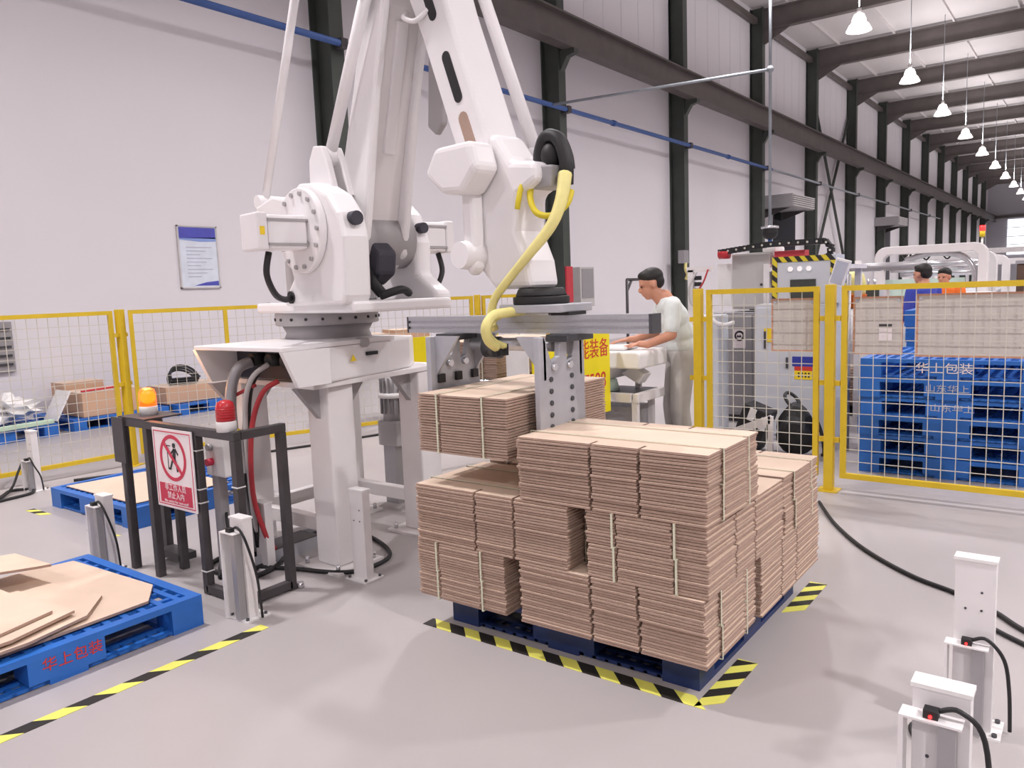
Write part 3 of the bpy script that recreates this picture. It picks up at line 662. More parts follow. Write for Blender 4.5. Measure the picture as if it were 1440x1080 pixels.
# ------------------------------------------------------------------ loose cardboard
def loose(name, label, pts, z, t, bend=0., axis=0, seg=1, cat='cardboard sheet', group='loose cardboard on the left pallet', lift=None):
    """sheet from an outline, draped on a small height function"""
    bm = bmesh.new(); vs = [bm.verts.new((p[0], p[1], 0)) for p in pts]; f = bm.faces.new(vs)
    for k in range(3): bmesh.ops.subdivide_edges(bm, edges=bm.edges[:], cuts=1, use_grid_fill=True)
    bmesh.ops.triangulate(bm, faces=bm.faces[:])
    for v in bm.verts: v.co.z = z+(lift(v.co.x, v.co.y) if lift else 0)
    r = bmesh.ops.extrude_face_region(bm, geom=bm.faces[:])
    for e in r['geom']:
        if isinstance(e, bmesh.types.BMVert): e.co.z += t
    bmesh.ops.recalc_face_normals(bm, faces=bm.faces[:])
    me = bpy.data.meshes.new(name); bm.to_mesh(me); bm.free(); me.materials.append(MATS['board_face']); me.materials.append(MATS['board_edge'])
    for p in me.polygons:
        if abs(p.normal.z) < .5: p.material_index = 1
    return tag(put(name, me), label, cat, group)
loose('cardboard_sheet', 'wide bottom cardboard sheet reaching the right end of the left pallet', [(.8, 3.36), (1.72, 3.40), (1.84, 3.58), (1.80, 4.30), (1.55, 4.36), (.8, 4.3)], .150, .012)
loose('cardboard_sheet', 'second loose cardboard sheet with ragged front edge on the left pallet', [(.75, 3.33), (1.20, 3.34), (1.46, 3.42), (1.62, 3.62), (1.55, 4.15), (.75, 4.2)], .163, .012, lift=lambda x, y: .012*max(0, 3.7-y)/.35)
loose('cardboard_sheet', 'third loose cardboard sheet, slightly raised, on the left pallet', [(.72, 3.35), (1.15, 3.36), (1.43, 3.46), (1.40, 3.95), (.72, 4.1)], .192, .013, lift=lambda x, y: .006*max(0, 3.8-y)/.4)
loose('cardboard_sheet', 'folded cardboard sheet with printed marks on the left pallet', [(.7, 3.40), (1.05, 3.40), (1.36, 3.50), (1.34, 4.0), (1.1, 4.2), (.7, 4.2)], .213, .012)
loose('cardboard_sheet', 'curled topmost cardboard sheet at the left edge of the photo', [(.7, 3.98), (1.15, 3.90), (1.30, 4.05), (1.58, 4.02), (1.55, 4.36), (.7, 4.38)], .228, .012, lift=lambda x, y: .035*math.sin(max(0, (x-.7))*3.2)**2+.02)
loose('cardboard_sheet', 'flat cardboard sheet lying on the middle blue pallet', [(2.60, 5.20), (3.30, 5.16), (3.34, 6.10), (2.60, 6.20)], .147, .006, group='sheet on the middle pallet')

# ------------------------------------------------------------------ dark guard frame with sign and beacons
fr_ = thing('steel_barrier', 'dark square-tube steel frame standing around the control box', 'frame', (2.14, 3.85, 0))
def FW(): return MB(Matrix.Translation((-2.14, -3.85, 0)))
def bar(p, q, s=.042, nm='bar'):
    a = FW(); x0, x1 = sorted((p[0], q[0])); y0, y1 = sorted((p[1], q[1])); z0, z1 = sorted((p[2], q[2])); h = s/2
    a.bx(x0-h, x1+h, y0-h, y1+h, z0-(h if z0 == z1 else 0), z1+(h if z0 == z1 else 0)); return a.build(nm, 'black_metal', fr_, bevel=.003)
ZT = .85
POSTS = [(2.16, 3.30), (2.16, 3.63), (2.16, 4.10), (2.16, 4.36), (2.42, 3.30), (2.36, 4.36), (2.30, 4.10)]
for p in POSTS: bar((*p, .0), (*p, ZT-.0215), nm='post')
bar((2.16, 3.30, ZT), (2.16, 4.36, ZT), nm='top_rail'); bar((2.205, 3.30, ZT), (2.42, 3.30, ZT), nm='top_rail'); bar((2.205, 4.36, ZT), (2.36, 4.36, ZT), nm='top_rail')
bar((2.185, 3.30, .03), (2.395, 3.30, .03), nm='bottom_rail'); bar((2.16, 3.325, .03), (2.16, 3.605, .03), nm='bottom_rail'); bar((2.30, 4.125, .06), (2.36, 4.335, .06), nm='bottom_rail')
for (x, y) in ((2.48, 3.26), (2.10, 3.26)): a = FW(); a.cyl((x-.02, y+.02, 0), (x-.02, y+.02, .03), .02, n=8); a.build('anchor', 'chrome', fr_)
a = FW(); a.bx(2.125, 2.135, 4.30, 4.42, .62, .875); a.build('hinge_plate', 'black_metal', fr_)
a = FW(); a.bx(2.14, 2.36, 4.09, 4.37, ZT+.0215, ZT+.03); a.build('beacon_shelf', 'black_metal', fr_)
for y, z in ((3.63, .55), (3.63, .48), (3.30, .6), (3.63, .75), (3.63, .12)): a = FW(); a.bx(2.136, 2.184, y-.024, y+.024, z, z+.006); a.build('cable_tie', 'white_plastic', fr_)
sg = thing('warning_sign', 'no-entry warning sign, white with red circle and red text panel', 'sign', (2.13, 3.805, .64))
a = MB(); a.bx(-.006, 0, -.185, .185, -.21, .21); a.build('sign_board', 'sign_white', sg)
a = MB()
for y0, y1, z0, z1 in ((-.172, .172, .192, .197), (-.172, .172, -.197, -.192), (-.172, -.168, -.192, .192), (.168, .172, -.192, .192)): a.bx(-.0075, -.006, y0, y1, z0, z1)
a.build('border', 'sign_red', sg)
def annulus(r0, r1, cy, cz, x0, x1, n=40):
    m = MB(); vs = []
    for x in (x0, x1):
        for r in (r0, r1): vs += [(x, cy+r*math.cos(2*PI*k/n), cz+r*math.sin(2*PI*k/n)) for k in range(n)]
    fs = []
    for k in range(n):
        j = (k+1) % n
        fs += [(k, j, n+j, n+k), (2*n+k, 3*n+k, 3*n+j, 2*n+j), (n+k, n+j, 3*n+j, 3*n+k), (k, 2*n+k, 2*n+j, j)]
    return m.add(vs, fs)
annulus(.103, .122, 0, .06, -.0085, -.0065).build('prohibition_ring', 'sign_red', sg)
R45 = Matrix.Rotation(math.radians(45), 3, 'X')
a = MB(); a.cb((-.0095, 0, .06), (.002, .018, .215), 0, Matrix.Rotation(math.radians(-45), 3, 'X')); a.build('prohibition_bar', 'sign_red', sg)
a = MB()   # walking figure and doorway
fig = [(-.02,.125,.018)]
a.cyl((-.0095, -.018, .128), (-.0075, -.018, .128), .013, n=14)
for p, q, w_ in (((-.02,.11),(-.012,.06),.026), ((-.012,.065),(.012,.035),.014), ((.012,.035),(.03,.0),.012), ((.03,.0),(.045,.002),.009), ((-.012,.065),(-.03,.03),.014), ((-.03,.03),(-.036,-.01),.012), ((-.028,.11),(-.052,.08),.010), ((-.014,.105),(.012,.085),.010)):
    p = Vector(p); q = Vector(q); d = q-p; n_ = Vector((-d.y, d.x)).normalized()*w_/2
    a.prism([tuple(p+n_), tuple(p-n_), tuple(q-n_), tuple(q+n_)], -.0085, -.0072, 'x')
a.build('walking_figure', 'sign_black', sg)
a = MB()
for y0, y1, z0, z1 in ((.045, .049, .0, .125), (.015, .049, .121, .125), (.02, .049, .0, .004)): a.bx(-.0085, -.0072, y0, y1, z0, z1)
a.build('doorway_outline', 'sign_black', sg)
a = MB(); a.bx(-.0075, -.006, -.15, .15, -.185, -.08); a.build('text_panel', 'sign_red', sg)
text('lettering', '非工作人员', .040, 'sign_white', sg, face_x(-.0085, 0, -.100), .0006)
text('lettering', '禁止入内', .040, 'sign_white', sg, face_x(-.0085, 0, -.143), .0006)
text('lettering', 'No entry for non-staff', .02, 'sign_white', sg, face_x(-.0085, 0, -.174), .0006, sx=1.25)
def beacon(label, x, y, z, m, lit):
    b = thing('beacon_lamp', label, 'beacon', (x, y, z), group='warning beacons')
    a = MB(); a.lathe([(.048, 0), (.048, .045), (.045, .05)], n=24); a.build('base', 'white_plastic', b)
    a = MB(); a.lathe([(.045, .05), (.045, .115), (.038, .14), (.02, .15), (.001, .152)], n=24); a.build('dome', m, b)
    if lit: a = MB(); a.ball((0, 0, .10), (.03, .03, .028)); a.build('bulb', 'amber_core', b); l = bpy.data.lights.new('beacon_glow', 'POINT'); l.energy = 6; l.color = (1, .45, .12); l.shadow_soft_size = .05; lo = bpy.data.objects.new('beacon_glow', l); col.objects.link(lo); lo.location = (x, y, z+.19)
    else:
        for k in range(5): a = MB(); a.lathe([(.0455, .058+k*.012), (.047, .061+k*.012), (.0455, .064+k*.012)], n=24); a.build('ridge', m, b)
    return b
beacon('lit amber warning beacon on top of the dark frame', 2.25, 4.24, ZT+.03, 'amber_lit', True)
bk = MB(); beacon('unlit red warning beacon standing on the corner of the dark frame', 2.16, 3.36, ZT+.0215, 'red_plastic', False)
# control box on a post inside the frame
ctl = thing('control_box', 'small white push-button control box on a grey post inside the dark frame', 'control box', (2.40, 3.80, 0))
a = MB(); a.bx(-.05, .0, -.03, .03, 0, .56); a.build('post', 'cabinet_steel', ctl)
a = MB(); a.bx(-.06, .08, -.11, .06, .56, .80); bx_ = a.build('case', 'white_plastic', ctl, bevel=.006)
a = MB(); a.cyl((-.06, .0, .72), (-.085, .0, .72), .018, n=14); a.build('button', 'cabinet_steel', bx_)
a = MB(); a.cyl((-.06, .0, .64), (-.095, .0, .64), .02, n=14); a.build('button', 'sign_red', bx_)
a = MB(); a.bx(-.05, .06, -.10, .05, .80, .806); a.build('yellow_top', 'sticker_yellow', bx_)
a = MB(); a.tube([(-.02, -.03, .35), (-.05, -.08, .28), (-.03, -.09, .15), (-.1, -.05, .02)], .008); a.build('cable', 'black_rubber', ctl)

# ------------------------------------------------------------------ white sensor posts
def sensor_post(label, x, y, h, wy=.10, wx=.05, bz=None, back=-1, led=False):
    p = thing('sensor_post', label, 'sensor post', (x, y, 0), group='white light-curtain sensor posts')
    a = MB(); a.bx(-wx/2-.035, wx/2+.045, -wy/2-.03, wy/2+.03, 0, .008); bp = a.build('base_plate', 'white_plastic', p)
    for dx in (-.045, .055):
        for dy in (-wy/2-.012, wy/2+.012): a = MB(); a.cyl((dx if dx < 0 else dx, dy, .008), (dx, dy, .018), .008, n=8); a.build('bolt', 'steel_dark', bp)
    a = MB()
    a.bx(-wx/2, -wx/2+.006, -wy/2, wy/2, .008, h); a.bx(-wx/2+.006, wx/2, -wy/2, -wy/2+.006, .008, h); a.bx(-wx/2+.006, wx/2, wy/2-.006, wy/2, .008, h)
    a.build('channel', 'stand_white', p)
    a = MB(); a.bx(-wx/2-.004, wx/2+.004, -wy/2-.004, wy/2+.004, h, h+.01); a.build('cap', 'white_plastic', p)
    for dy, z in ((-.02, h-.1), (-.02, h-.16), (.025, h-.16)): a = MB(); a.cyl((-wx/2, dy, z), (-wx/2-.002, dy, z), .004, n=8); a.build('screw_hole', 'steel_dark', p)
    if bz:
        s_ = MB(); s_.bx(-wx/2-.05, -wx/2, -wy/2+.01, wy/2+.02, bz, bz+.005); s_.bx(-wx/2-.05, -wx/2, wy/2+.01, wy/2+.02, .0, bz); br = s_.build('sensor_bracket', 'stand_white', p)
        a = MB(); a.bx(-wx/2-.04, -wx/2-.004, -.035, .0, .008, bz-.004); a.build('light_curtain', 'cabinet_steel', p)
        a = MB(); a.bx(-wx/2-.04, -wx/2-.012, .0, .03, bz+.005, bz+.024); sn = a.build('sensor', 'black_rubber', p)
        if led:
            a = MB(); a.ball((-wx/2-.042, .015, bz+.012), .004); a.build('led', 'led_red', sn)
        a = MB(); a.tube([(-wx/2-.02, .0, bz+.02), (-wx/2-.02, -.04, bz+.03), (-wx/2-.01, -wy/2-.03, bz-.03), (0, -wy/2-.045, bz*.5), (.01, -wy/2-.05, .012)], .006); a.build('sensor_cable', 'black_rubber', p)
    return p
sensor_post('white sensor post standing at the near corner of the dark frame', 2.09, 3.20, .48, bz=.42)
sensor_post('white sensor post in front of the robot leg', 2.73, 3.09, .48)
sensor_post('white sensor post by the yellow fence at far left', 2.70, 6.98, .49, bz=.25)
sensor_post('white sensor post behind the left end of the dark frame', 2.06, 4.46, .43, bz=.38)
sensor_post('low white sensor post inside the frame, below the control box', 2.56, 3.70, .37)
sensor_post('white sensor post on the right floor, the farther of two', 2.85, .29, .575, wy=.115, bz=.30, led=True)
sensor_post('white sensor post at the bottom right edge, nearest of all', 1.90, .25, .575, wy=.115, bz=.52, led=True)

# ------------------------------------------------------------------ floor cables
def cable(label, pts, r=.008, m='black_rubber', z=None):
    a = MB(); a.tube([(p[0], p[1], (p[2] if len(p) > 2 else r+.001)) for p in pts], r, n=8); return tag(a.build('floor_cable', m), label, 'cable', 'cables on the floor')
cable('black cable running from the right fence post across the floor', [(5.3,1.46),(4.85,1.24),(4.47,.99),(4.18,.71),(4.04,.49),(3.89,.32),(3.72,.18),(3.4,-.2)], .011)
cable('black cable passing behind the farther right sensor post', [(3.76,.38),(3.72,.33),(3.6,.19),(3.3,-.2)], .010)
cable('short black cable curled beside the farther right sensor post', [(2.80,.40),(2.74,.45),(2.66,.42),(2.70,.36)], .008)
cable('black cable at the bottom right corner of the photo', [(2.6,.02),(2.35,.04),(2.1,.0),(1.9,-.05)], .012)
cable('black cables tangled beside the far left sensor post', [(2.1,6.6),(2.42,6.95),(2.55,7.1),(2.66,7.0),(2.6,6.85),(2.35,6.8),(2.1,6.75)], .012)
cable('black cable standing up beside the far left sensor post', [(2.2,6.7),(2.5,7.0,.03),(2.62,7.1,.16),(2.66,7.12,.22)], .010)
cable('coiled black cables on the floor inside the dark frame', [(2.3,3.75),(2.5,4.0),(2.75,3.95),(2.7,3.75),(2.4,3.72),(2.35,3.95),(2.6,4.05),(2.8,3.85),(2.55,3.62),(2.28,3.6)], .014)
cable('black cable running along the foot of the back fence', [(3.0,7.0),(3.6,6.75),(4.67,6.44),(5.15,6.27),(5.52,6.19),(6.4,5.95)], .012)
cable('black cable looping around the foot of the near robot leg', [(2.52,3.7),(2.6,3.52),(2.7,3.24),(2.85,3.16),(3.05,3.22),(3.2,3.5),(3.3,3.9)], .012)
tr = thing('cable_tray', 'open steel cable tray with black cables on the floor under the robot', 'cable tray', (2.85, 3.80, 0))
a = MB(); a.bx(-.45, .35, -.09, .09, .0, .006); a.bx(-.45, .35, -.09, -.084, .006, .075); a.bx(-.45, .35, .084, .09, .006, .075); a.build('tray', 'alu_matte', tr)
for y in (-.05, -.015, .02, .055): a = MB(); a.tube([(-.44, y, .03), (0, y+.01, .04), (.34, y, .03)], .016); a.build('cable', 'black_rubber', tr)
a = MB(); a.bx(-.3, .1, -.088, .088, .0755, .08); a.build('lid', 'black_metal', tr)
# hoses hanging from the robot base down to the tray
hs = thing('hose_bundle', 'bundle of grey and red hoses hanging from the robot base to the floor', 'hoses', (2.5, 3.75, 0))
def hose(pts, r, m): a = MB(Matrix.Translation((-2.5, -3.75, 0))); a.tube(pts, r, n=10); return a.build('hose', m, hs)
hose([(2.56, 3.70, 1.16), (2.48, 3.72, 1.12), (2.44, 3.74, .95), (2.46, 3.75, .6), (2.50, 3.76, .3), (2.56, 3.78, .10)], .03, 'cabinet_steel')
hose([(2.56, 3.55, 1.15), (2.47, 3.58, 1.08), (2.45, 3.63, .9), (2.48, 3.68, .5), (2.52, 3.72, .25), (2.58, 3.75, .1)], .014, 'cabinet_grey')
hose([(2.58, 3.50, 1.06), (2.5, 3.54, 1.0), (2.46, 3.60, .8), (2.48, 3.66, .45), (2.54, 3.66, .2), (2.62, 3.70, .09)], .014, 'cable_red')
hose([(2.52, 3.62, 1.04), (2.45, 3.78, .96), (2.42, 3.84, .88), (2.46, 3.82, .80)], .010, 'cable_red')
hose([(2.57, 3.62, 1.14), (2.50, 3.66, 1.0), (2.49, 3.70, .6), (2.55, 3.74, .12)], .022, 'black_rubber')
# finned motor on a grey pedestal left of the stack
mo = thing('pump_motor', 'grey finned motor on a grey pedestal left of the held bundle', 'motor', (3.95, 4.05, 0))
a = MB(); a.bx(-.06, .06, -.06, .06, 0, .42); a.build('pedestal', 'cabinet_steel', mo)
a = MB(); a.bx(-.08, .10, -.10, .09, .42, .60); a.build('gearbox', 'robot_grey', mo, bevel=.01)
a = MB(); a.cyl((0, 0, .60), (0, 0, .93), .075, n=20); mb_ = a.build('motor_body', 'robot_grey', mo)
for k in range(14):
    t = 2*PI*k/14; a = MB(); a.cb((.083*math.cos(t), .083*math.sin(t), .78), (.02, .006, .26), 0, Matrix.Rotation(t, 3, 'Z')); a.build('fin', 'cabinet_steel', mb_)
a = MB(); a.cyl((0, 0, .765), (0, 0, .80), .105, n=20); a.build('motor_flange', 'white_plastic', mo)

# ------------------------------------------------------------------ yellow mesh fences
def fence_panel(label, p, q, z0=.10, z1=1.44, ft=.036, mids=(), gap=.085, group='yellow mesh fence panels'):
    p = Vector((*p, 0)); q = Vector((*q, 0)); d = q-p; L = d.length; ang = math.atan2(d.y, d.x)
    f = thing('mesh_fence', label, 'fence panel', (p.x, p.y, 0), ang, group)
    h = ft/2
    a = MB(); a.bx(0, L, -h, h, z1-ft, z1); a.build('top_rail', 'yellow_paint', f)
    a = MB(); a.bx(0, L, -h, h, z0, z0+ft); a.build('bottom_rail', 'yellow_paint', f)
    for x in [0, L-ft]+[m-h for m in mids]: a = MB(); a.bx(x, x+ft, -h, h, z0+ft, z1-ft); a.build('stile', 'yellow_paint', f)
    a = MB(); r = .0024
    n = int((L-2*ft)/gap)
    for k in range(1, n+1): x = ft+(L-2*ft)*k/(n+1); a.bx(x-r, x+r, -r, r, z0+ft, z1-ft)
    nz = int((z1-z0-2*ft)/gap)
    for k in range(1, nz+1): z = z0+ft+(z1-z0-2*ft)*k/(nz+1); a.bx(ft, L-ft, r, 3*r, z-r, z+r)
    tag(a.build('wire_mesh', 'wire', f), kind='stuff')
    return f
def fence_post(label, x, y, h=1.45, s=.062, rotz=0., br=(.35, .75, 1.2)):
    f = thing('fence_post', label, 'fence post', (x, y, 0), rotz, 'yellow fence posts')
    a = MB(); a.bx(-s/2, s/2, -s/2, s/2, .008, h); a.build('tube', 'yellow_paint', f, bevel=.003)
    a = MB(); a.bx(-.07, .07, -.07, .07, 0, .008); a.build('base_plate', 'yellow_paint', f)
    for z in br:
        a = MB(); a.bx(-.012, .012, -s/2-.038, -s/2, z, z+.035); a.bx(-.012, .012, s/2, s/2+.038, z, z+.035); a.build('bracket', 'yellow_paint', f)
    return f
FX = 5.68
fence_post('yellow fence post beside the worker, at the end of the right fence', FX, 2.47)
fence_panel('yellow mesh fence panel in front of the grey cabinets', (FX, 2.40), (FX, 1.575))
fence_post('yellow fence post on the right, between the two mesh panels', FX, 1.50)
fence_panel('long yellow mesh fence panel in front of the blue pallet stack', (FX, 1.425), (FX, -.75))
# boards fixed behind the mesh
def fboard(label, y0, y1, z0, z1, lab=False):
    f = thing('fence_board', label, 'board', (FX+.03, (y0+y1)/2, 0), group='grey boards tied to the right fence')
    h = (y1-y0)/2
    a = MB(); a.bx(0, .006, -h, h, z0, z1); a.build('sheet', 'panel_tint', f)
    a = MB(); e = .012
    a.bx(-.002, .008, -h, h, z1-e, z1); a.bx(-.002, .008, -h, h, z0, z0+e); a.bx(-.002, .008, -h, -h+e, z0+e, z1-e); a.bx(-.002, .008, h-e, h, z0+e, z1-e); a.build('rim', 'panel_rim', f)
    for y in (-h+.025, h-.025):
        a = MB(); a.cyl((-.004, y, z1-.03), (.0, y, z1-.03), .012, n=10); a.build('rivet', 'chrome', f)
    if lab:
        a = MB(); a.bx(-.004, .0, -.09, -.01, 1.06, 1.15); a.build('label', 'sign_white', f)
        a = MB(); a.bx(-.004, .0, -.09, -.01, 1.16, 1.175); a.build('label_line', 'steel_dark', f)
fboard('small grey board behind the first right mesh panel', 1.61, 1.92, .98, 1.36)
fboard('grey board with white label on the right fence, above the blue pallets', 1.05, 1.36, .97, 1.36, True)
fboard('widest grey board on the right fence at the photo edge', .10, .97, .96, 1.37)
# back fence
fence_panel('yellow mesh fence panel at the far left edge', (1.75, 7.33), (3.555, 7.19), mids=(.78,))
fence_post('yellow back fence post between the two left panels', 3.62, 7.18, rotz=-1.2)
fence_panel('long yellow mesh fence panel behind the robot', (3.685, 7.15), (6.975, 5.775), mids=(.85, 2.1))
fence_post('yellow back fence post to the right of the robot', 7.03, 5.75, rotz=-1.2)
fence_panel('yellow mesh fence panel behind the gripper', (7.085, 5.725), (7.95, 5.39))

# ------------------------------------------------------------------ clutter along the wall behind the back fence
pallet('blue pallet by the wall at left, under white film and foam', 3.45, 10.25, 0, PI/2, 'pallets by the wall')
pallet('blue pallet by the wall in the middle, under brown cartons', 4.85, 10.3, 0, PI/2, 'pallets by the wall')
pallet('blue pallet by the wall, right one, behind the lit beacon', 6.15, 10.25, 0, PI/2, 'pallets by the wall')
def carton(label, x, y, z, sx, sy, sz, rotz=0., flap=True, group='brown cartons'):
    c = thing('cardboard_box', label, 'carton', (x, y, z), rotz, group)
    a = MB(); a.bx(-sx/2, sx/2, -sy/2, sy/2, 0, sz); a.build('body', 'board_edge_light', c, bevel=.004)
    a = MB(); a.bx(-sx/2, sx/2, -.025, .025, sz, sz+.002); a.build('tape', 'board_face', c)
    if flap:
        for s_ in (-1, 1): a = MB(); a.bx(-sx/2, sx/2, min(s_*.003, s_*sy/2), max(s_*.003, s_*sy/2), sz+.002, sz+.006); a.build('flap', 'board_face', c)
    return c
carton('wide brown carton with open flap on the middle wall pallet', 4.78, 10.1, .146, .75, .55, .29, .0)
carton('long low brown carton beside the black hose coil by the wall', 5.95, 10.15, .146, .85, .55, .22, -.05)
carton('brown carton standing behind the wide open carton', 4.75, 10.68, .146, .5, .36, .37, .0)
def lump(name, label, cat, c, r, m, amp=.25, n=20, seedv=1, group=None):
    rnd = random.Random(seedv); bm = bmesh.new(); bmesh.ops.create_icosphere(bm, subdivisions=3, radius=1)
    ph = [rnd.uniform(0, 6) for _ in range(6)]
    for v in bm.verts:
        k = 1+amp*(math.sin(v.co.x*5+ph[0])*math.sin(v.co.y*6+ph[1])+.6*math.sin(v.co.z*9+ph[2]+v.co.x*7))
        v.co = Vector((v.co.x*r[0]*k, v.co.y*r[1]*k, max(-.98, v.co.z)*r[2]*k))
    zmin = min(v.co.z for v in bm.verts)
    for v in bm.verts: v.co.z -= zmin
    me = bpy.data.meshes.new(name); bm.to_mesh(me); bm.free(); me.materials.append(MATS[m])
    return tag(put(name, me, None, c), label, cat, group)
lump('plastic_film', 'crumpled white film heaped on the left wall pallet', 'plastic film', (2.98, 10.2, .146), (.28, .34, .17), 'film_clear', .35, seedv=3)
lump('plastic_film', 'second heap of clear film against the brown carton by the wall', 'plastic film', (3.72, 10.25, .147), (.24, .3, .13), 'film_clear', .4, seedv=5)
m = MB(); m.cb((3.72, 9.72, .172), (.6, .08, .05), 0, Matrix.Rotation(.1, 3, 'Z')); tag(m.build('foam_strip', 'foam_green', bevel=.008), 'pale green foam strip on the front of the left wall pallet', 'foam strip')
m = MB(); m.prism([(4.1, .147), (4.12, .147), (4.30, .48), (4.28, .49)], 9.85, 10.2, 'y'); tag(m.build('foam_board', 'film_clear', bevel=.004), 'white foam board leaning against the wide brown carton', 'foam board')
hc = thing('hose_coil', 'coil of black hose lying on the long low carton by the wall', 'hose', (5.85, 10.05, .375))
for k in range(3):
    a = MB(); a.tube([(.20*math.cos(t)+.02*k, .13*math.sin(t), .03+.03*k+.16*max(0, math.sin(t))) for t in [2*PI*i/12 for i in range(12)]], .016, closed=True); a.build('loop', 'black_rubber', hc)
m = MB(); m.bx(-.2, .2, -.12, .12, 0, .17); rw = tag(m.build('parts_box', ['white_plastic'], None, (6.6, 9.9, .146), bevel=.01), 'small white box with red band on the right wall pallet', 'box')
a = MB(); a.bx(-.201, .201, -.121, .121, .06, .11); a.build('red_band', 'red_paint', rw)
m = MB(); m.bx(-.3, .3, -.015, .015, 0, .02); 
tag(m.build('red_strip', 'red_paint', None, (4.75, 10.0, .445), rotz=.2), 'thin red strip lying on the wide brown carton', 'strip')

# ------------------------------------------------------------------ infeed conveyor behind the gripper
cv = thing('infeed_conveyor', 'white roller conveyor with yellow side boards behind the gripper', 'conveyor', (4.7, 3.5, 0))
def Cv(nm, m, fn, par=None, bevel=0.): a = MB(Matrix.Translation((-4.7, -3.5, 0))); fn(a); return a.build(nm, m, par or cv, bevel=bevel)
for x in (4.3, 5.15):
    for y in (3.08, 4.02): Cv('leg', 'stand_white', lambda a: a.bx(x-.03, x+.03, y-.03, y+.03, 0, .80))
for y in (3.06, 4.04): Cv('side_rail', 'stand_white', lambda a: a.bx(4.15, 5.3, y-.02, y+.02, .80, .88))
for k in range(10): Cv('roller', 'chrome', lambda a: a.cyl((4.24+k*.11, 3.08, .86), (4.24+k*.11, 4.02, .86), .028, n=12))
yb = Cv('yellow_board', 'yellow_sign', lambda a: a.bx(4.22, 5.24, 3.0, 3.012, .54, 1.15), bevel=.003)
Cv('yellow_board', 'yellow_sign', lambda a: a.bx(4.50, 5.24, 4.07, 4.082, .80, 1.15), bevel=.003)
Cv('end_panel', 'white_plastic', lambda a: a.bx(4.19, 4.21, 3.02, 3.20, .70, 1.17), bevel=.004)
text('lettering', '智能装备', .15, 'sticker_red', cv, Matrix.Translation((-4.7, -3.5, 0)) @ face_y(4.94, 2.998, 1.03), .001, sx=.92)
text('lettering', '597598', .17, 'sticker_red', cv, Matrix.Translation((-4.7, -3.5, 0)) @ face_y(4.93, 2.998, .79), .001, sx=.95)
for nm, k in (('lower', 0), ('upper', 1)): bundle(f'tied cardboard bundle waiting on the white conveyor, {nm} of the two', 4.62, 3.56, .889+k*.1288-.0, .02, 'cardboard bundles on the conveyor')
yb2 = MB(); yb2.bx(-.12, .12, -.006, .006, .0, 1.14); y2 = tag(yb2.build('guard_board', 'yellow_sign', None, (4.68, 4.45, 0)), 'narrow yellow guard board standing beside the robot table', 'board')
# feeding table in front of the worker
ft_ = thing('feed_table', 'white work table with rounded white hopper in front of the worker', 'table', (5.5, 3.02, 0))
def Ft(nm, m, fn, par=None, bevel=0.): a = MB(Matrix.Translation((-5.5, -3.02, 0))); fn(a); return a.build(nm, m, par or ft_, bevel=bevel)
for x, y in ((5.34, 2.84), (5.72, 2.90), (5.34, 3.32), (5.72, 3.32)): Ft('leg', 'stand_white', lambda a: a.bx(x-.022, x+.022, y-.022, y+.022, 0, .62))
Ft('shelf_rail', 'stand_white', lambda a: a.bx(5.31, 5.76, 2.80, 2.85, .60, .67), bevel=.004); Ft('shelf_rail', 'stand_white', lambda a: a.bx(5.30, 5.35, 2.86, 3.36, .60, .67), bevel=.004)
Ft('shelf', 'steel_dark', lambda a: a.bx(5.35, 5.75, 2.86, 3.34, .655, .668))
Ft('lower_bin', 'cabinet_steel', lambda a: a.bx(5.38, 5.66, 2.90, 3.25, .02, .55))
Ft('hopper', 'white_plastic', lambda a: a.prism([(2.78, .86), (2.78, .97), (2.80, .99), (3.34, .99), (3.34, .76), (3.10, .76), (3.04, .86)], 5.30, 5.78, 'x'), bevel=.02)
Ft('hopper_neck', 'pale_green', lambda a: a.cyl((5.45, 3.14, .76), (5.45, 3.14, .67), .07, .09, n=18))
Ft('white_post', 'stand_white', lambda a: a.bx(5.64, 5.68, 2.96, 3.0, .668, .86))
Ft('bracket_arm', 'white_plastic', lambda a: a.prism([(2.90, .72), (2.84, .80), (2.95, .86), (3.05, .80)], 5.5, 5.62, 'x'), bevel=.006)
wh = MB(); wh.bx(-.16, .16, -.12, .12, 0, .028); tag(wh.build('paper_stack', 'white_plastic', None, (5.55, 3.10, .992), bevel=.01, rotz=.1), 'stack of white sheets under the hand of the worker', 'paper stack')
# brown cartons in the distance behind the robot base
pt = thing('packing_table', 'thin white packing table behind the robot base', 'table', (6.5, 6.75, 0), -.4)
a = MB(); a.bx(-.55, .55, -.3, .3, .79, .82); a.build('table_top', 'white_plastic', pt)
for x in (-.5, .5):
    for y in (-.26, .26): a = MB(); a.bx(x-.015, x+.015, y-.015, y+.015, 0, .79); a.build('leg', 'stand_white', pt)
carton('brown carton on the white packing table, left one', 6.27, 6.84, .822, .44, .4, .22, -.4)
carton('brown carton on the white packing table, right one nearer the gripper', 6.75, 6.64, .822, .44, .4, .25, -.4)
bf = thing('black_stand', 'thin black angled metal stand by the wall left of the worker', 'stand', (16.6, 9.0, 0))
for p, q in (((0,0,0),(0,0,1.62)), ((0,0,1.62),(1.1,-.05,1.62)), ((0,0,1.35),(.25,0,1.62)), ((-.6,0,.02),(.3,0,.02))): a = MB(); a.cyl(p, q, .035, n=6); a.build('bar', 'black_metal', bf)

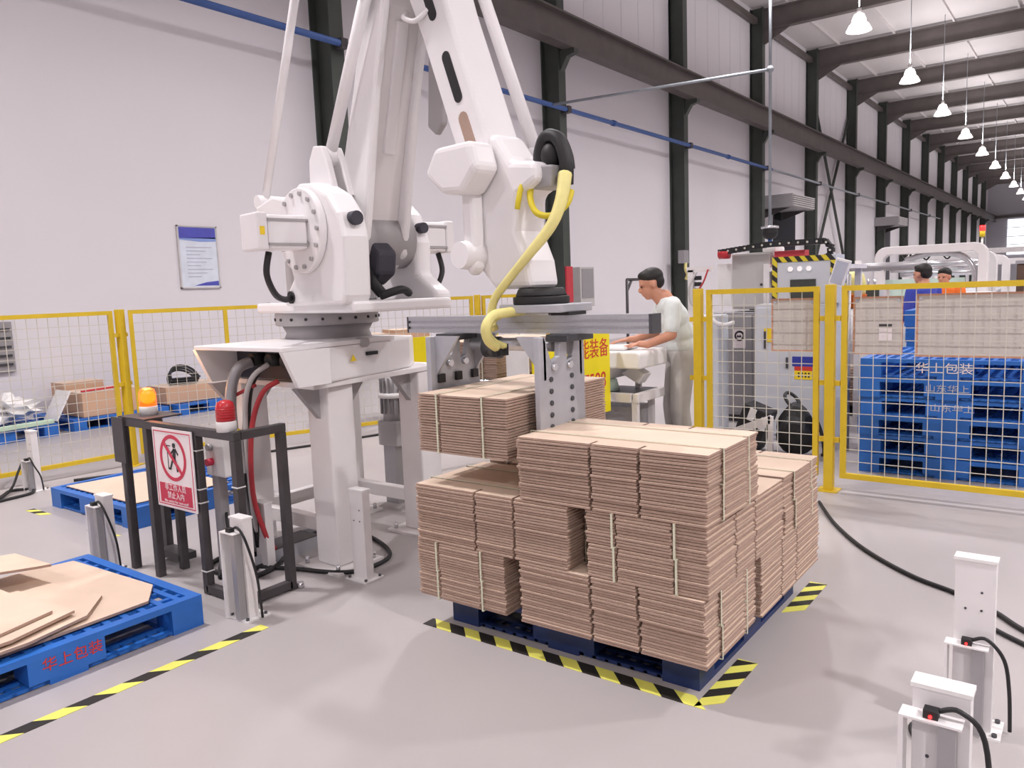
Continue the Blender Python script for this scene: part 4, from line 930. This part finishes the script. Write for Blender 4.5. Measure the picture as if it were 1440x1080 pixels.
# ------------------------------------------------------------------ machine behind the right fence
def plainbox(name, label, cat, x0, x1, y0, y1, z0, z1, m, bevel=.006, group=None):
    a = MB(); cx, cy = (x0+x1)/2, (y0+y1)/2; a.bx(x0-cx, x1-cx, y0-cy, y1-cy, 0, z1-z0); return tag(a.build(name, m, None, (cx, cy, z0), bevel=bevel), label, cat, group)
gc = thing('metal_cabinet', 'grey brushed metal cabinet with round sticker behind the fence', 'cabinet', (8.35, 3.13, 0))
def P_(par, org): 
    def fn(nm, m, f, p=None, bevel=0.): a = MB(Matrix.Translation((-org[0], -org[1], -org[2] if len(org) > 2 else 0))); f(a); return a.build(nm, m, p or par, bevel=bevel)
    return fn
q = P_(gc, (8.35, 3.13))
q('plinth', 'black_metal', lambda a: a.bx(8.12, 8.6, 2.92, 3.36, 0, .07)); q('case', 'cabinet_steel', lambda a: a.bx(8.1, 8.6, 2.90, 3.38, .07, 1.17), bevel=.008)
q('door', 'cabinet_steel', lambda a: a.bx(8.085, 8.1, 2.925, 3.365, .10, 1.14), bevel=.004)
stk = q('sticker', 'sign_white', lambda a: a.bx(8.081, 8.085, 2.99, 3.12, .79, .99))
q('sticker_emblem', 'sign_black', lambda a: a.cyl((8.081, 3.055, .92), (8.078, 3.055, .92), .055, n=20), stk); q('sticker_emblem', 'sign_white', lambda a: a.cyl((8.078, 3.055, .92), (8.076, 3.055, .92), .035, n=16), stk)
q('emblem_figure', 'sign_black', lambda a: a.prism([(3.03, .905), (3.045, .935), (3.06, .915), (3.075, .935), (3.085, .905)], 8.074, 8.076, 'x'), stk)
q('side_gap_shade', 'black_metal', lambda a: a.bx(8.1, 8.16, 2.84, 2.898, .07, 1.15))  # black bar stands in for the shaded gap beside the case
uc = thing('wall_cabinet', 'grey electrical cabinet mounted high on the machine, left of striped panel', 'cabinet', (8.35, 2.93, 1.2))
q = P_(uc, (8.35, 2.93, 1.2))
q('case', 'cabinet_grey', lambda a: a.bx(8.12, 8.5, 2.72, 3.15, 1.2, 1.78), bevel=.006); q('door', 'cabinet_grey', lambda a: a.bx(8.105, 8.12, 2.735, 3.135, 1.22, 1.765), bevel=.004)
q('lock', 'black_metal', lambda a: a.cyl((8.105, 2.83, 1.45), (8.098, 2.83, 1.45), .014, n=12)); q('white_top', 'white_plastic', lambda a: a.bx(8.15, 8.45, 2.70, 2.84, 1.78, 1.84), bevel=.02)
q('side_paper', 'white_plastic', lambda a: a.bx(8.13, 8.14, 3.16, 3.31, 1.25, 1.68))
cc = thing('control_console', 'white control console with black and yellow striped panel border and three buttons', 'control panel', (7.55, 2.2, 0))
q = P_(cc, (7.55, 2.2))
q('body', 'cabinet_cool', lambda a: a.bx(7.31, 7.8, 1.94, 2.62, 0, 1.27), bevel=.008)
q('panel', 'cabinet_cool', lambda a: a.bx(7.31, 7.6, 1.89, 2.45, 1.27, 1.70), bevel=.004)
for y0, y1 in ((2.29, 2.60), (1.96, 2.28)): q('door', 'cabinet_cool', lambda a: a.bx(7.297, 7.31, y0, y1, .05, 1.24), bevel=.004)
def stripes(y0, y1, z0, z1, horiz, nm='hazard_border'):
    a = MB(Matrix.Translation((-7.55, -2.2, 0))); L = (y1-y0) if horiz else (z1-z0); n = max(4, int(L/.045)); w_ = (z1-z0) if horiz else (y1-y0)
    for k in range(n):
        s, e = L*k/n, L*(k+1)/n
        pts = []
        for t, o in ((s, 0), (e, 0), (min(L, e+w_*.8), 1), (min(L, s+w_*.8), 1)): pts.append((y0+t, z0+o*w_) if horiz else (y0+o*w_, z0+t))
        a.prism(pts if horiz else pts[::-1], 7.303, 7.31, 'x', k % 2)
    return a.build(nm, ['tape_black', 'hose_bright'], cc)
stripes(1.89, 2.45, 1.65, 1.70, True); stripes(1.89, 1.935, 1.27, 1.65, False); stripes(2.405, 2.45, 1.27, 1.65, False)
for y in (2.285, 2.20, 2.12): q('button', 'button_white', lambda a: a.cyl((7.31, y, 1.585), (7.295, y, 1.585), .022, n=16))
q('screen', 'screen_dark', lambda a: a.bx(7.300, 7.31, 2.06, 2.285, 1.31, 1.49))
q('sticker', 'sticker_blue', lambda a: a.bx(7.292, 7.297, 2.06, 2.26, .70, .79)); q('sticker', 'sticker_red', lambda a: a.bx(7.292, 7.297, 2.08, 2.24, .66, .70)); sk = q('sticker', 'sticker_yellow', lambda a: a.bx(7.292, 7.297, 2.08, 2.24, .58, .66))
for y in (2.20, 2.17, 2.14, 2.11):
    for z in (.60, .63): q('sticker_mark', 'sign_black', lambda a: a.bx(7.290, 7.292, y-.008, y+.008, z, z+.014), sk)
q('handle', 'black_metal', lambda a: a.bx(7.28, 7.297, 2.30, 2.315, .68, .78)); q('handle', 'black_metal', lambda a: a.bx(7.28, 7.297, 2.50, 2.52, .86, 1.02))
q('yellow_note', 'sticker_yellow', lambda a: a.bx(7.292, 7.297, 2.45, 2.52, .92, 1.05))
q('base', 'black_metal', lambda a: a.bx(7.33, 7.78, 1.96, 2.60, -.0, .03))
# machine frame the chain lies on
mf = thing('machine_frame', 'white machine frame carrying the red block and drag chain', 'machine', (8.4, 2.5, 0))
q = P_(mf, (8.4, 2.5))
for x, y in ((8.05, 2.75), (8.05, 2.05), (8.8, 3.3), (8.8, 2.05)): q('upright', 'stand_white', lambda a: a.bx(x-.03, x+.03, y-.03, y+.03, 0, 1.66))
q('deck', 'stand_white', lambda a: a.bx(7.98, 8.85, 1.98, 2.71, 1.58, 1.62)); q('red_block', 'red_paint', lambda a: a.bx(8.05, 8.2, 2.38, 2.68, 1.62, 1.78), bevel=.004)
q('roller', 'cabinet_steel', lambda a: a.cyl((8.1, 1.98, 1.50), (8.1, 2.7, 1.50), .06, n=16))
ch = thing('cable_chain', 'black plastic drag chain with pale link holes lying on the machine top', 'cable chain', (8.0, 2.68, 1.84))
def chain_path(t):
    # top run, then a half loop at the right end and back
    L1 = 1.02
    if t < L1: return (3.22-t, 1.80+.05*min(1, t/.5), 0)
    t2 = t-L1; R = .085
    if t2 < PI*R: a_ = t2/R; return (3.22-L1-R*math.sin(a_), 1.85-R+R*math.cos(a_), -a_)
    return (3.22-L1+(t2-PI*R), 1.85-2*R, PI)
LT = 1.02+PI*.085+.14; nlk = int(LT/.044)
for k in range(nlk):
    y, z, a_ = chain_path(LT*k/nlk)
    a = MB(Matrix.Translation((0, y-2.68, z-1.84)) @ Matrix.Rotation(a_, 4, 'X'))
    a.bx(-.04, .04, -.021, .021, -.028, .028); lk = a.build('link', 'black_rubber', ch)
    if k % 2 == 0: b = MB(Matrix.Translation((0, y-2.68, z-1.84))); b.cyl((-.04, 0, 0), (-.043, 0, 0), .011, n=8); b.build('link_hole', 'wire', lk)
a = MB(); a.cyl((0, .45, -.06), (0, .56, -.06), .05, n=14); a.build('red_lamp', 'red_plastic', ch)
# left: valve stand with hoses
vs_ = thing('valve_stand', 'white post with black valves and pale hoses right of the worker', 'valve stand', (7.4, 3.2, 0))
q = P_(vs_, (7.4, 3.2))
q('post', 'stand_white', lambda a: a.bx(7.38, 7.44, 3.26, 3.32, 0, 1.62)); q('crossbar', 'stand_white', lambda a: a.bx(7.38, 7.44, 3.06, 3.33, 1.60, 1.65))
for k in range(5): q('valve', 'black_rubber', lambda a: a.bx(7.36, 7.40, 3.18, 3.24, 1.28+k*.06, 1.32+k*.06))
q('hose', 'cabinet_grey', lambda a: a.tube([(7.37, 3.22, 1.6), (7.33, 3.28, 1.45), (7.34, 3.27, 1.3), (7.36, 3.2, 1.24)], .012)); q('hose', 'cable_red', lambda a: a.tube([(7.37, 3.1, 1.62), (7.35, 3.14, 1.5), (7.36, 3.2, 1.42)], .009)); q('hose', 'white_plastic', lambda a: a.tube([(7.38, 3.08, 1.25), (7.32, 3.02, 1.12), (7.34, 2.93, 1.08), (7.4, 2.85, 1.10)], .02))
q('white_tank', 'cabinet_cool', lambda a: a.bx(7.42, 7.7, 3.02, 3.3, 0, 1.17), bevel=.02)
# black bag, scrap box and angle bracket on the floor
bg = thing('black_bag', 'black bag slumped on the floor behind the fence, with a strap loop', 'bag', (6.72, 2.05, 0))
rnd = random.Random(4); bm = bmesh.new(); bmesh.ops.create_icosphere(bm, subdivisions=3, radius=1)
for v in bm.verts:
    t = (v.co.z+1)/2; k = 1+.12*math.sin(v.co.x*6+v.co.z*5)+.1*math.sin(v.co.y*7)
    v.co = Vector((v.co.x*.13*k, v.co.y*(.19-.07*t)*k, t*.46))
me = bpy.data.meshes.new('bag_body'); bm.to_mesh(me); bm.free(); me.materials.append(MATS['bag_black']); put('bag_body', me, bg)
a = MB(); a.tube([(.05*math.cos(t), .06*math.sin(t)+.03, .47+.06*math.sin(t+.6)) for t in [2*PI*i/10 for i in range(10)]], .015, closed=True); a.build('strap_loop', 'black_rubber', bg)
a = MB(); a.tube([(0, -.16, .35), (-.02, -.22, .2), (-.02, -.24, .05), (0, -.22, .02)], .015); a.build('shoulder_strap', 'black_rubber', bg)
sb = thing('scrap_bin', 'dark open scrap bin with white labels leaning by the black bag', 'bin', (6.75, 2.50, 0))
a = MB(Matrix.Rotation(.35, 4, 'X')); a.bx(-.12, .12, -.12, .12, .05, .42); a.build('bin_body', 'bag_black', sb, bevel=.01)
for y, z in ((.02, .44), (-.1, .40)): a = MB(Matrix.Rotation(.35, 4, 'X')); a.bx(-.13, -.122, y-.03, y+.03, z-.14, z-.03); a.build('label', 'white_plastic', sb)
ab = thing('angle_bracket', 'white metal angle bracket standing in front of the scrap bin', 'bracket', (6.5, 2.2, 0))
a = MB(); a.bx(-.015, .015, -.03, .01, 0, .36); a.build('upright', 'stand_white', ab); a = MB(); a.prism([(-.01, .30), (-.01, .37), (.30, .24), (.30, .17)], -.015, .015, 'x'); a.build('arm', 'stand_white', ab)
# stack of brown sheets on a wooden pallet, bucket, film roll, monitor
wpal = thing('wooden_pallet', 'dark wooden pallet under brown sheets, seen between fence post and pallets', 'pallet', (9.4, 1.95, 0))
for y in (-.35, 0, .35): a = MB(); a.bx(-.5, .5, y-.05, y+.05, 0, .12); a.build('bearer', 'brown_wood', wpal)
for x in (-.45, -.15, .15, .45): a = MB(); a.bx(x-.06, x+.06, -.42, .42, .12, .14); a.build('slat', 'brown_wood', wpal)
for k in range(12):
    o = put('cardboard_sheet', SHEET, None, (9.4+random.uniform(-.02, .02), 1.95+random.uniform(-.02, .02), .1405+k*.0105*3), random.uniform(-.03, .03)); o.scale = (1.1, 1.5, 3.0)
    tag(o, f'brown cardboard pad on the dark wooden pallet, number {["one","two","three","four","five","six","seven","eight","nine","ten","eleven","twelve"][k]} from below', 'cardboard sheet', 'pads on the wooden pallet')
fl = thing('film_roll', 'white upright roll of stretch film on the brown sheets', 'film roll', (9.12, 2.17, .52))
a = MB(); a.cyl((0, 0, 0), (0, 0, .63), .10, n=20); a.build('roll', 'white_plastic', fl); a = MB(); a.cyl((0, 0, .63), (0, 0, .64), .04, n=12); a.build('core', 'board_edge', fl)
bu = thing('orange_bucket', 'shallow orange tub with pale yellow lining on top of the film roll', 'tub', (9.12, 2.17, 1.161))
a = MB(); a.lathe([(.10, 0), (.13, .13), (.135, .14), (.12, .14), (.10, .02)], n=20); a.build('tub_body', 'orange_cloth', bu)
a = MB(); a.lathe([(.118, .12), (.125, .25), (.10, .36), (.05, .39), (.001, .39)], n=20); a.build('lining', 'hose_yellow', bu)
mn = thing('operator_screen', 'small white tilted operator screen right of the striped panel', 'screen', (7.0, 1.88, 0))
a = MB(); a.cyl((.1, -.15, 0), (.1, -.15, 1.52), .02, n=10); a.build('stand_pole', 'cabinet_steel', mn)
a = MB(Matrix.Translation((0, -.1, 1.53)) @ Matrix.Rotation(.3, 4, 'X')); a.bx(-.02, .03, -.06, .06, -.11, .12); a.build('screen_case', 'white_plastic', mn, bevel=.006); a = MB(Matrix.Translation((0, -.1, 1.53)) @ Matrix.Rotation(.3, 4, 'X')); a.bx(-.024, -.02, -.048, .048, -.09, .10); a.build('screen_glass', 'poster_line', mn)

# ------------------------------------------------------------------ printing line far behind
def portal(par, nm, x, y0, y1, z1, s, m='stand_white', z0=0., depth=.22):
    """rounded portal frame across the hall, made of two posts and a top bar"""
    a = MB(); r = .18; pts_o = [(y0, z0), (y0, z1-r)]+[(y0+r-r*math.cos(t), z1-r+r*math.sin(t)) for t in (PI/8, PI/4, 3*PI/8)]+[(y0+r, z1), (y1-r, z1)]+[(y1-r+r*math.sin(t), z1-r+r*math.cos(t)) for t in (PI/8, PI/4, 3*PI/8)]+[(y1, z1-r), (y1, z0)]
    r2 = .06; yi0, yi1, zi = y0+s, y1-s, z1-s
    pts_i = [(yi1, z0), (yi1, zi-r2), (yi1-r2, zi), (yi0+r2, zi), (yi0, zi-r2), (yi0, z0)]
    a.prism(pts_o+pts_i, x, x+depth, 'x'); return a.build(nm, m, par, bevel=.01)
pr = thing('printing_machine', 'white printing machine with rounded portal frames far behind the fence', 'machine', (0, 0, 0))
portal(pr, 'portal_frame', 14.0, 1.42, 3.02, 1.95, .13); portal(pr, 'portal_frame', 15.6, 1.45, 2.9, 1.85, .12); portal(pr, 'portal_frame', 17.0, 1.38, 2.6, 1.80, .12); portal(pr, 'portal_frame', 19.5, 1.2, 2.9, 1.75, .12)
a = MB(); a.bx(14.3, 20, 1.6, 3.1, 0, 1.15); a.build('machine_body', 'cabinet_cool', pr, bevel=.02)
a = MB(); a.bx(14.25, 14.3, 1.75, 2.9, 1.15, 1.42); a.build('front_guard', 'pale_green', pr)
for x, z in ((14.4, 1.58), (14.9, 1.66), (15.2, 1.5), (16.2, 1.6)): a = MB(); a.cyl((x, 1.55, z), (x, 2.85, z), .05, n=14); a.build('roller', 'chrome', pr)
a = MB(); a.tube([(14.2, 2.6, 1.72), (14.2, 2.2, 1.82), (14.2, 1.8, 1.76), (14.2, 1.62, 1.55), (14.2, 1.6, 1.35)], .05, n=10); a.build('duct_pipe', 'chrome', pr)
for y in (1.9, 2.2, 2.5): a = MB(); a.tube([(14.3, y+.2, 1.85), (14.25, y+.1, 1.72), (14.2, y, 1.84)], .012, n=6); a.build('hose', 'black_rubber', pr)
a = MB(); a.bx(13.6, 14.0, 1.3, 1.9, .0, 1.2); a.build('ink_unit', 'white_plastic', pr, bevel=.01)
for y, m_ in ((1.72, 'red_paint'), (1.5, 'pale_green')): a = MB(); a.bx(13.59, 13.6, y-.08, y+.08, .95, 1.16); a.build('unit_sign', m_, pr)
sp_ = thing('signal_tower', 'red and yellow signal tower on a pole above the printing machine', 'signal lamp', (16.6, 1.78, 0))
a = MB(); a.cyl((0, 0, 1.151), (0, 0, 2.12), .02, n=8); a.build('pole', 'stand_white', sp_); a = MB(); a.cyl((0, 0, 2.12), (0, 0, 2.22), .045, n=12); a.build('yellow_lamp', 'sticker_yellow', sp_); a = MB(); a.cyl((0, 0, 2.22), (0, 0, 2.32), .045, n=12); a.build('red_lamp', 'led_red', sp_)
rl = thing('feeder_roller', 'long grey roller feeder in front of the two far workers', 'machine', (11.2, 2.35, 0))
q = P_(rl, (9.5, 2.0))
q('roller', 'cabinet_steel', lambda a: a.cyl((9.6, 1.46, 1.61), (9.6, 2.58, 1.61), .055, n=18)); q('body', 'cabinet_cool', lambda a: a.bx(9.5, 9.9, 1.95, 2.55, 0, 1.36), bevel=.01)
for y in (2.48, 1.98): q('bearing_arm', 'stand_white', lambda a: a.bx(9.57, 9.63, y-.02, y+.02, 1.30, 1.57))
for k in range(6): q('valve', 'chrome', lambda a: a.cyl((9.52, 2.46-k*.08, 1.36), (9.52, 2.46-k*.08, 1.46), .018, n=8))
q('dark_slot', 'screen_dark', lambda a: a.bx(9.49, 9.5, 2.0, 2.4, 1.22, 1.32))
bt = thing('brown_machine', 'dark brown cabinet machine at the far right edge', 'machine', (18.5, .9, 0))
a = MB(); a.bx(-.4, .4, -.7, .45, 0, 1.62); a.build('body', 'brown_wood', bt, bevel=.02); a = MB(); a.bx(-.42, .42, -.72, .47, 1.62, 1.68); a.build('top', 'cabinet_steel', bt)
lt = thing('overhead_rail', 'grey overhead rail crossing behind the far machines', 'rail', (30, 0, 0))
a = MB(); a.bx(-.15, .15, -8, 3.05, 2.08, 2.24); a.build('rail_beam', 'lamp_metal', lt); 
for y in (-7.5, 2.9): a = MB(); a.bx(-.1, .1, y-.1, y+.1, 0, 2.08); a.build('rail_post', 'lamp_metal', lt)

# ------------------------------------------------------------------ people
def remesh(mb, name, m, parent, voxel=.012, smooth=6):
    me = mb.mesh(name+'_src'); o = bpy.data.objects.new(name, me); col.objects.link(o)
    r = o.modifiers.new('r', 'REMESH'); r.mode = 'VOXEL'; r.voxel_size = voxel; r.use_smooth_shade = True
    s = o.modifiers.new('s', 'SMOOTH'); s.factor = .5; s.iterations = smooth
    dg = bpy.context.evaluated_depsgraph_get(); me2 = bpy.data.meshes.new_from_object(o.evaluated_get(dg)); bpy.data.objects.remove(o)
    me2.materials.clear(); me2.materials.append(MATS[m]); me2.name = name
    for p in me2.polygons: p.use_smooth = True
    return put(name, me2, parent)
def limb(mb, pts):
    for (p, r), (q, s) in zip(pts, pts[1:]): mb.cyl(p, q, r, s, n=14)
    for p, r in pts: mb.ball(p, r, n=14, m=10)
def head(mb, c, tilt=0., turn=0., k=1.):
    """face looks along +x"""
    M0 = mb.M.copy(); mb.M = M0 @ Matrix.Translation(c) @ Matrix.Rotation(turn, 4, 'Z') @ Matrix.Rotation(tilt, 4, 'Y') @ Matrix.Scale(k, 4)
    mb.ball((-.012, 0, .03), (.098, .078, .088), 18, 12); mb.ball((.022, 0, -.035), (.066, .060, .075), 16, 12); mb.ball((.045, 0, -.085), (.034, .035, .028), 12, 8)
    mb.cyl((.075, 0, .012), (.102, 0, -.022), .009, .016, n=10); mb.ball((.098, 0, -.026), .015, 10, 8)
    mb.ball((.080, 0, -.056), (.014, .026, .008), 10, 8); mb.ball((.078, 0, -.066), (.014, .022, .008), 10, 8)
    mb.ball((.072, 0, .022), (.018, .055, .012), 12, 8)
    for s in (-1, 1): mb.ball((-.005, s*.078, -.005), (.022, .010, .032), 10, 8)
    mb.M = M0
def hair_cap(c, tilt, turn, parent, M0, k=1., m='hair'):
    mb = MB(M0 @ Matrix.Translation(c) @ Matrix.Rotation(turn, 4, 'Z') @ Matrix.Rotation(tilt, 4, 'Y') @ Matrix.Scale(k, 4))
    mb.ball((-.022, 0, .055), (.100, .083, .078), 18, 12); mb.ball((-.055, 0, .01), (.062, .076, .065), 16, 10); mb.ball((.025, 0, .088), (.058, .062, .035), 14, 10)
    return remesh(mb, 'hair', m, parent, .009, 3)
def eyes(c, tilt, turn, parent, M0, k=1.):
    for s in (-1, 1):
        mb = MB(M0 @ Matrix.Translation(c) @ Matrix.Rotation(turn, 4, 'Z') @ Matrix.Rotation(tilt, 4, 'Y') @ Matrix.Scale(k, 4)); mb.ball((.082, s*.03, .004), (.006, .012, .006), 10, 6); mb.build('eye', 'hair', parent)
def hand(mb, w, d, side=1, curl=.5, up=(0, 0, 1)):
    """w wrist, d pointing direction; four unequal fingers and a thumb leaving the side of the palm"""
    w = Vector(w); d = Vector(d).normalized(); u = Vector(up); s = d.cross(u).normalized()*side; u = s.cross(d)*side if False else u
    R = Matrix((d, s, d.cross(s))).transposed()
    mb.ball(w+d*.05, (.05, .040, .016), 14, 8, 0, R)
    for i, (o, L) in enumerate(((-.030, .066), (-.010, .078), (.010, .073), (.029, .056))):
        p = w+d*.088+s*o; k1 = p+d*L*.45-u*L*.12*curl; k2 = k1+d*L*.3-u*L*.28*curl; k3 = k2+d*L*.2*(1-curl*.5)-u*L*.3*curl
        limb(mb, [(p-d*.03, .0095), (k1, .009), (k2, .0082), (k3, .007)])
    p = w+d*.03-s*.036; limb(mb, [(p, .011), (p+d*.026-s*.022-u*.006, .010), (p+d*.056-s*.028-u*.012, .008)])
# --- worker at the feeding table: frame x = facing, y = his left, z up
FWD = Vector((-.6, .8, 0)).normalized(); LEFT = Vector((-FWD.y, FWD.x, 0))
wk = thing('person', 'worker in pale T-shirt and grey trousers bending over the feeding table', 'person', (5.90, 2.72, 0), math.atan2(FWD.y, FWD.x))
HC = (.235, 0, 1.495); TI = .30
I4 = Matrix.Identity(4)
def body(parent, HC, TI, TU, spine, arms, legs, shoes=True, skinm='skin'):
    mb = MB(); head(mb, HC, TI, TU)
    nk = spine[-1]; limb(mb, [((nk[0], nk[1], nk[2]-.03), .062), ((HC[0]-.03, HC[1], HC[2]-.06), .054)])
    for p, r in spine[:-1]: pass
    limb(mb, [(spine[0][0], .10), (spine[1][0], .11), (nk, .07)])
    for A_, d, sd in arms:
        limb(mb, A_); hand(mb, A_[-1][0], d, sd, .45)
    for A_ in legs: limb(mb, [(p, r*.8) for p, r in A_])
    return remesh(mb, 'body', skinm, parent, .0085, 3)
armN = [((.10, .19, 1.33), .050), ((.12, .235, 1.10), .042), ((.30, .20, 1.03), .032), ((.36, .18, 1.035), .027)]
armF = [((.10, -.19, 1.33), .050), ((.16, -.23, 1.10), .042), ((.34, -.16, 1.05), .032), ((.40, -.14, 1.05), .027)]
legN = [((.0, .095, .90), .085), ((.035, .11, .50), .062), ((-.02, .115, .10), .045)]
legF = [((.0, -.095, .90), .085), ((.055, -.10, .50), .062), ((.02, -.105, .10), .045)]
body(wk, HC, TI, 0, [((0, 0, .93), .1), ((.05, 0, 1.18), .1), (.13, 0, 1.385)], [(armN, (1, -.15, -.12), 1), (armF, (1, .1, -.1), -1)], [legN, legF])
hair_cap(HC, TI, 0, wk, I4); eyes(HC, TI, 0, wk, I4)
sh = MB(); 
for p, r in (((.0, 0, 1.0), (.125, .175, .10)), ((.02, 0, 1.10), (.13, .18, .12)), ((.06, 0, 1.22), (.125, .19, .13)), ((.09, 0, 1.31), (.105, .185, .075)), ((.12, 0, 1.365), (.07, .09, .04))): sh.ball(p, r, 20, 12)
for A_ in (armN, armF): limb(sh, [(A_[0][0], .070), (tuple(Vector(A_[0][0]).lerp(Vector(A_[1][0]), .75)), .062)])
remesh(sh, 'shirt', 'shirt_white', wk, .012, 5)
tr_ = MB(); tr_.ball((0, 0, .93), (.125, .165, .10), 20, 12); tr_.ball((-.035, 0, .88), (.115, .16, .12), 20, 12)
for A_ in (legN, legF): limb(tr_, [(A_[0][0], .10), (A_[1][0], .078), (A_[2][0], .068)])
remesh(tr_, 'trousers', 'trouser_grey', wk, .012, 5)
def shoe(parent, x, y):
    mb = MB(); mb.ball((x+.06, y, .04), (.14, .048, .04), 16, 8); mb.ball((x-.01, y, .06), (.06, .045, .055), 12, 8); mb.bx(x-.07, x+.19, y-.042, y+.042, 0, .02); return remesh(mb, 'shoe', 'black_rubber', parent, .01, 3)
shoe(wk, -.02, .115); shoe(wk, .02, -.105)
# --- worker in blue seen from behind, and worker in orange facing him
def standing(label, x, y, face, top, topm, H=1.0, hairk=1.0, head_turn=0., lean=0.):
    p = thing('person', label, 'person', (x, y, 0), face); s = H
    hc = (.03+lean, 0, 1.60*s)
    aN = [((.0+lean*.8, .20, 1.40*s), .05), ((.02+lean*.5, .25, 1.14*s), .042), ((.20+lean, .20, 1.0*s), .032), ((.27+lean, .17, 1.0*s), .027)]
    aF = [(( lean*.8, -.20, 1.40*s), .05), ((.02+lean*.5, -.25, 1.14*s), .042), ((.20+lean, -.2, 1.0*s), .032), ((.27+lean, -.17, 1.0*s), .027)]
    l1 = [((0, .095, .92*s), .085), ((.02, .1, .5*s), .062), ((-.02, .105, .1), .045)]; l2 = [((0, -.095, .92*s), .085), ((.02, -.1, .5*s), .062), ((-.02, -.105, .1), .045)]
    body(p, hc, .05, head_turn, [((0, 0, .95*s), .1), ((lean*.5, 0, 1.2*s), .1), (lean*.9, 0, 1.47*s)], [(aN, (1, -.2, -.1), 1), (aF, (1, .2, -.1), -1)], [l1, l2])
    hair_cap(hc, .05, head_turn, p, I4, hairk); eyes(hc, .05, head_turn, p, I4)
    m_ = MB()
    for q_, r in (((0, 0, .98*s), (.125, .18, .12)), ((lean*.4, 0, 1.12*s), (.13, .19, .14)), ((lean*.7, 0, 1.28*s), (.125, .205, .14)), ((lean*.85, 0, 1.39*s), (.10, .19, .08)), ((lean*.9, 0, 1.455*s), (.065, .08, .035))): m_.ball(q_, r, 20, 12)
    for A_ in (aN, aF): limb(m_, [(A_[0][0], .07), (A_[1][0], .058), (A_[2][0], .046)])
    remesh(m_, top, topm, p, .014, 4)
    m_ = MB(); m_.ball((0, 0, .93*s), (.12, .165, .11), 18, 10)
    for A_ in (l1, l2): limb(m_, [(A_[0][0], .10), (A_[1][0], .076), (A_[2][0], .065)])
    remesh(m_, 'trousers', 'blue_cloth' if topm == 'blue_cloth' else 'trouser_grey', p, .014, 4)
    shoe(p, -.02, .105); shoe(p, -.02, -.105)
standing('far worker in a blue jacket seen from behind', 10.25, 1.67, math.radians(62), 'jacket', 'blue_cloth', .93)
standing('far worker in an orange vest facing the blue-jacketed worker', 12.4, 1.76, math.radians(165), 'vest', 'orange_cloth', .90, 1.03)
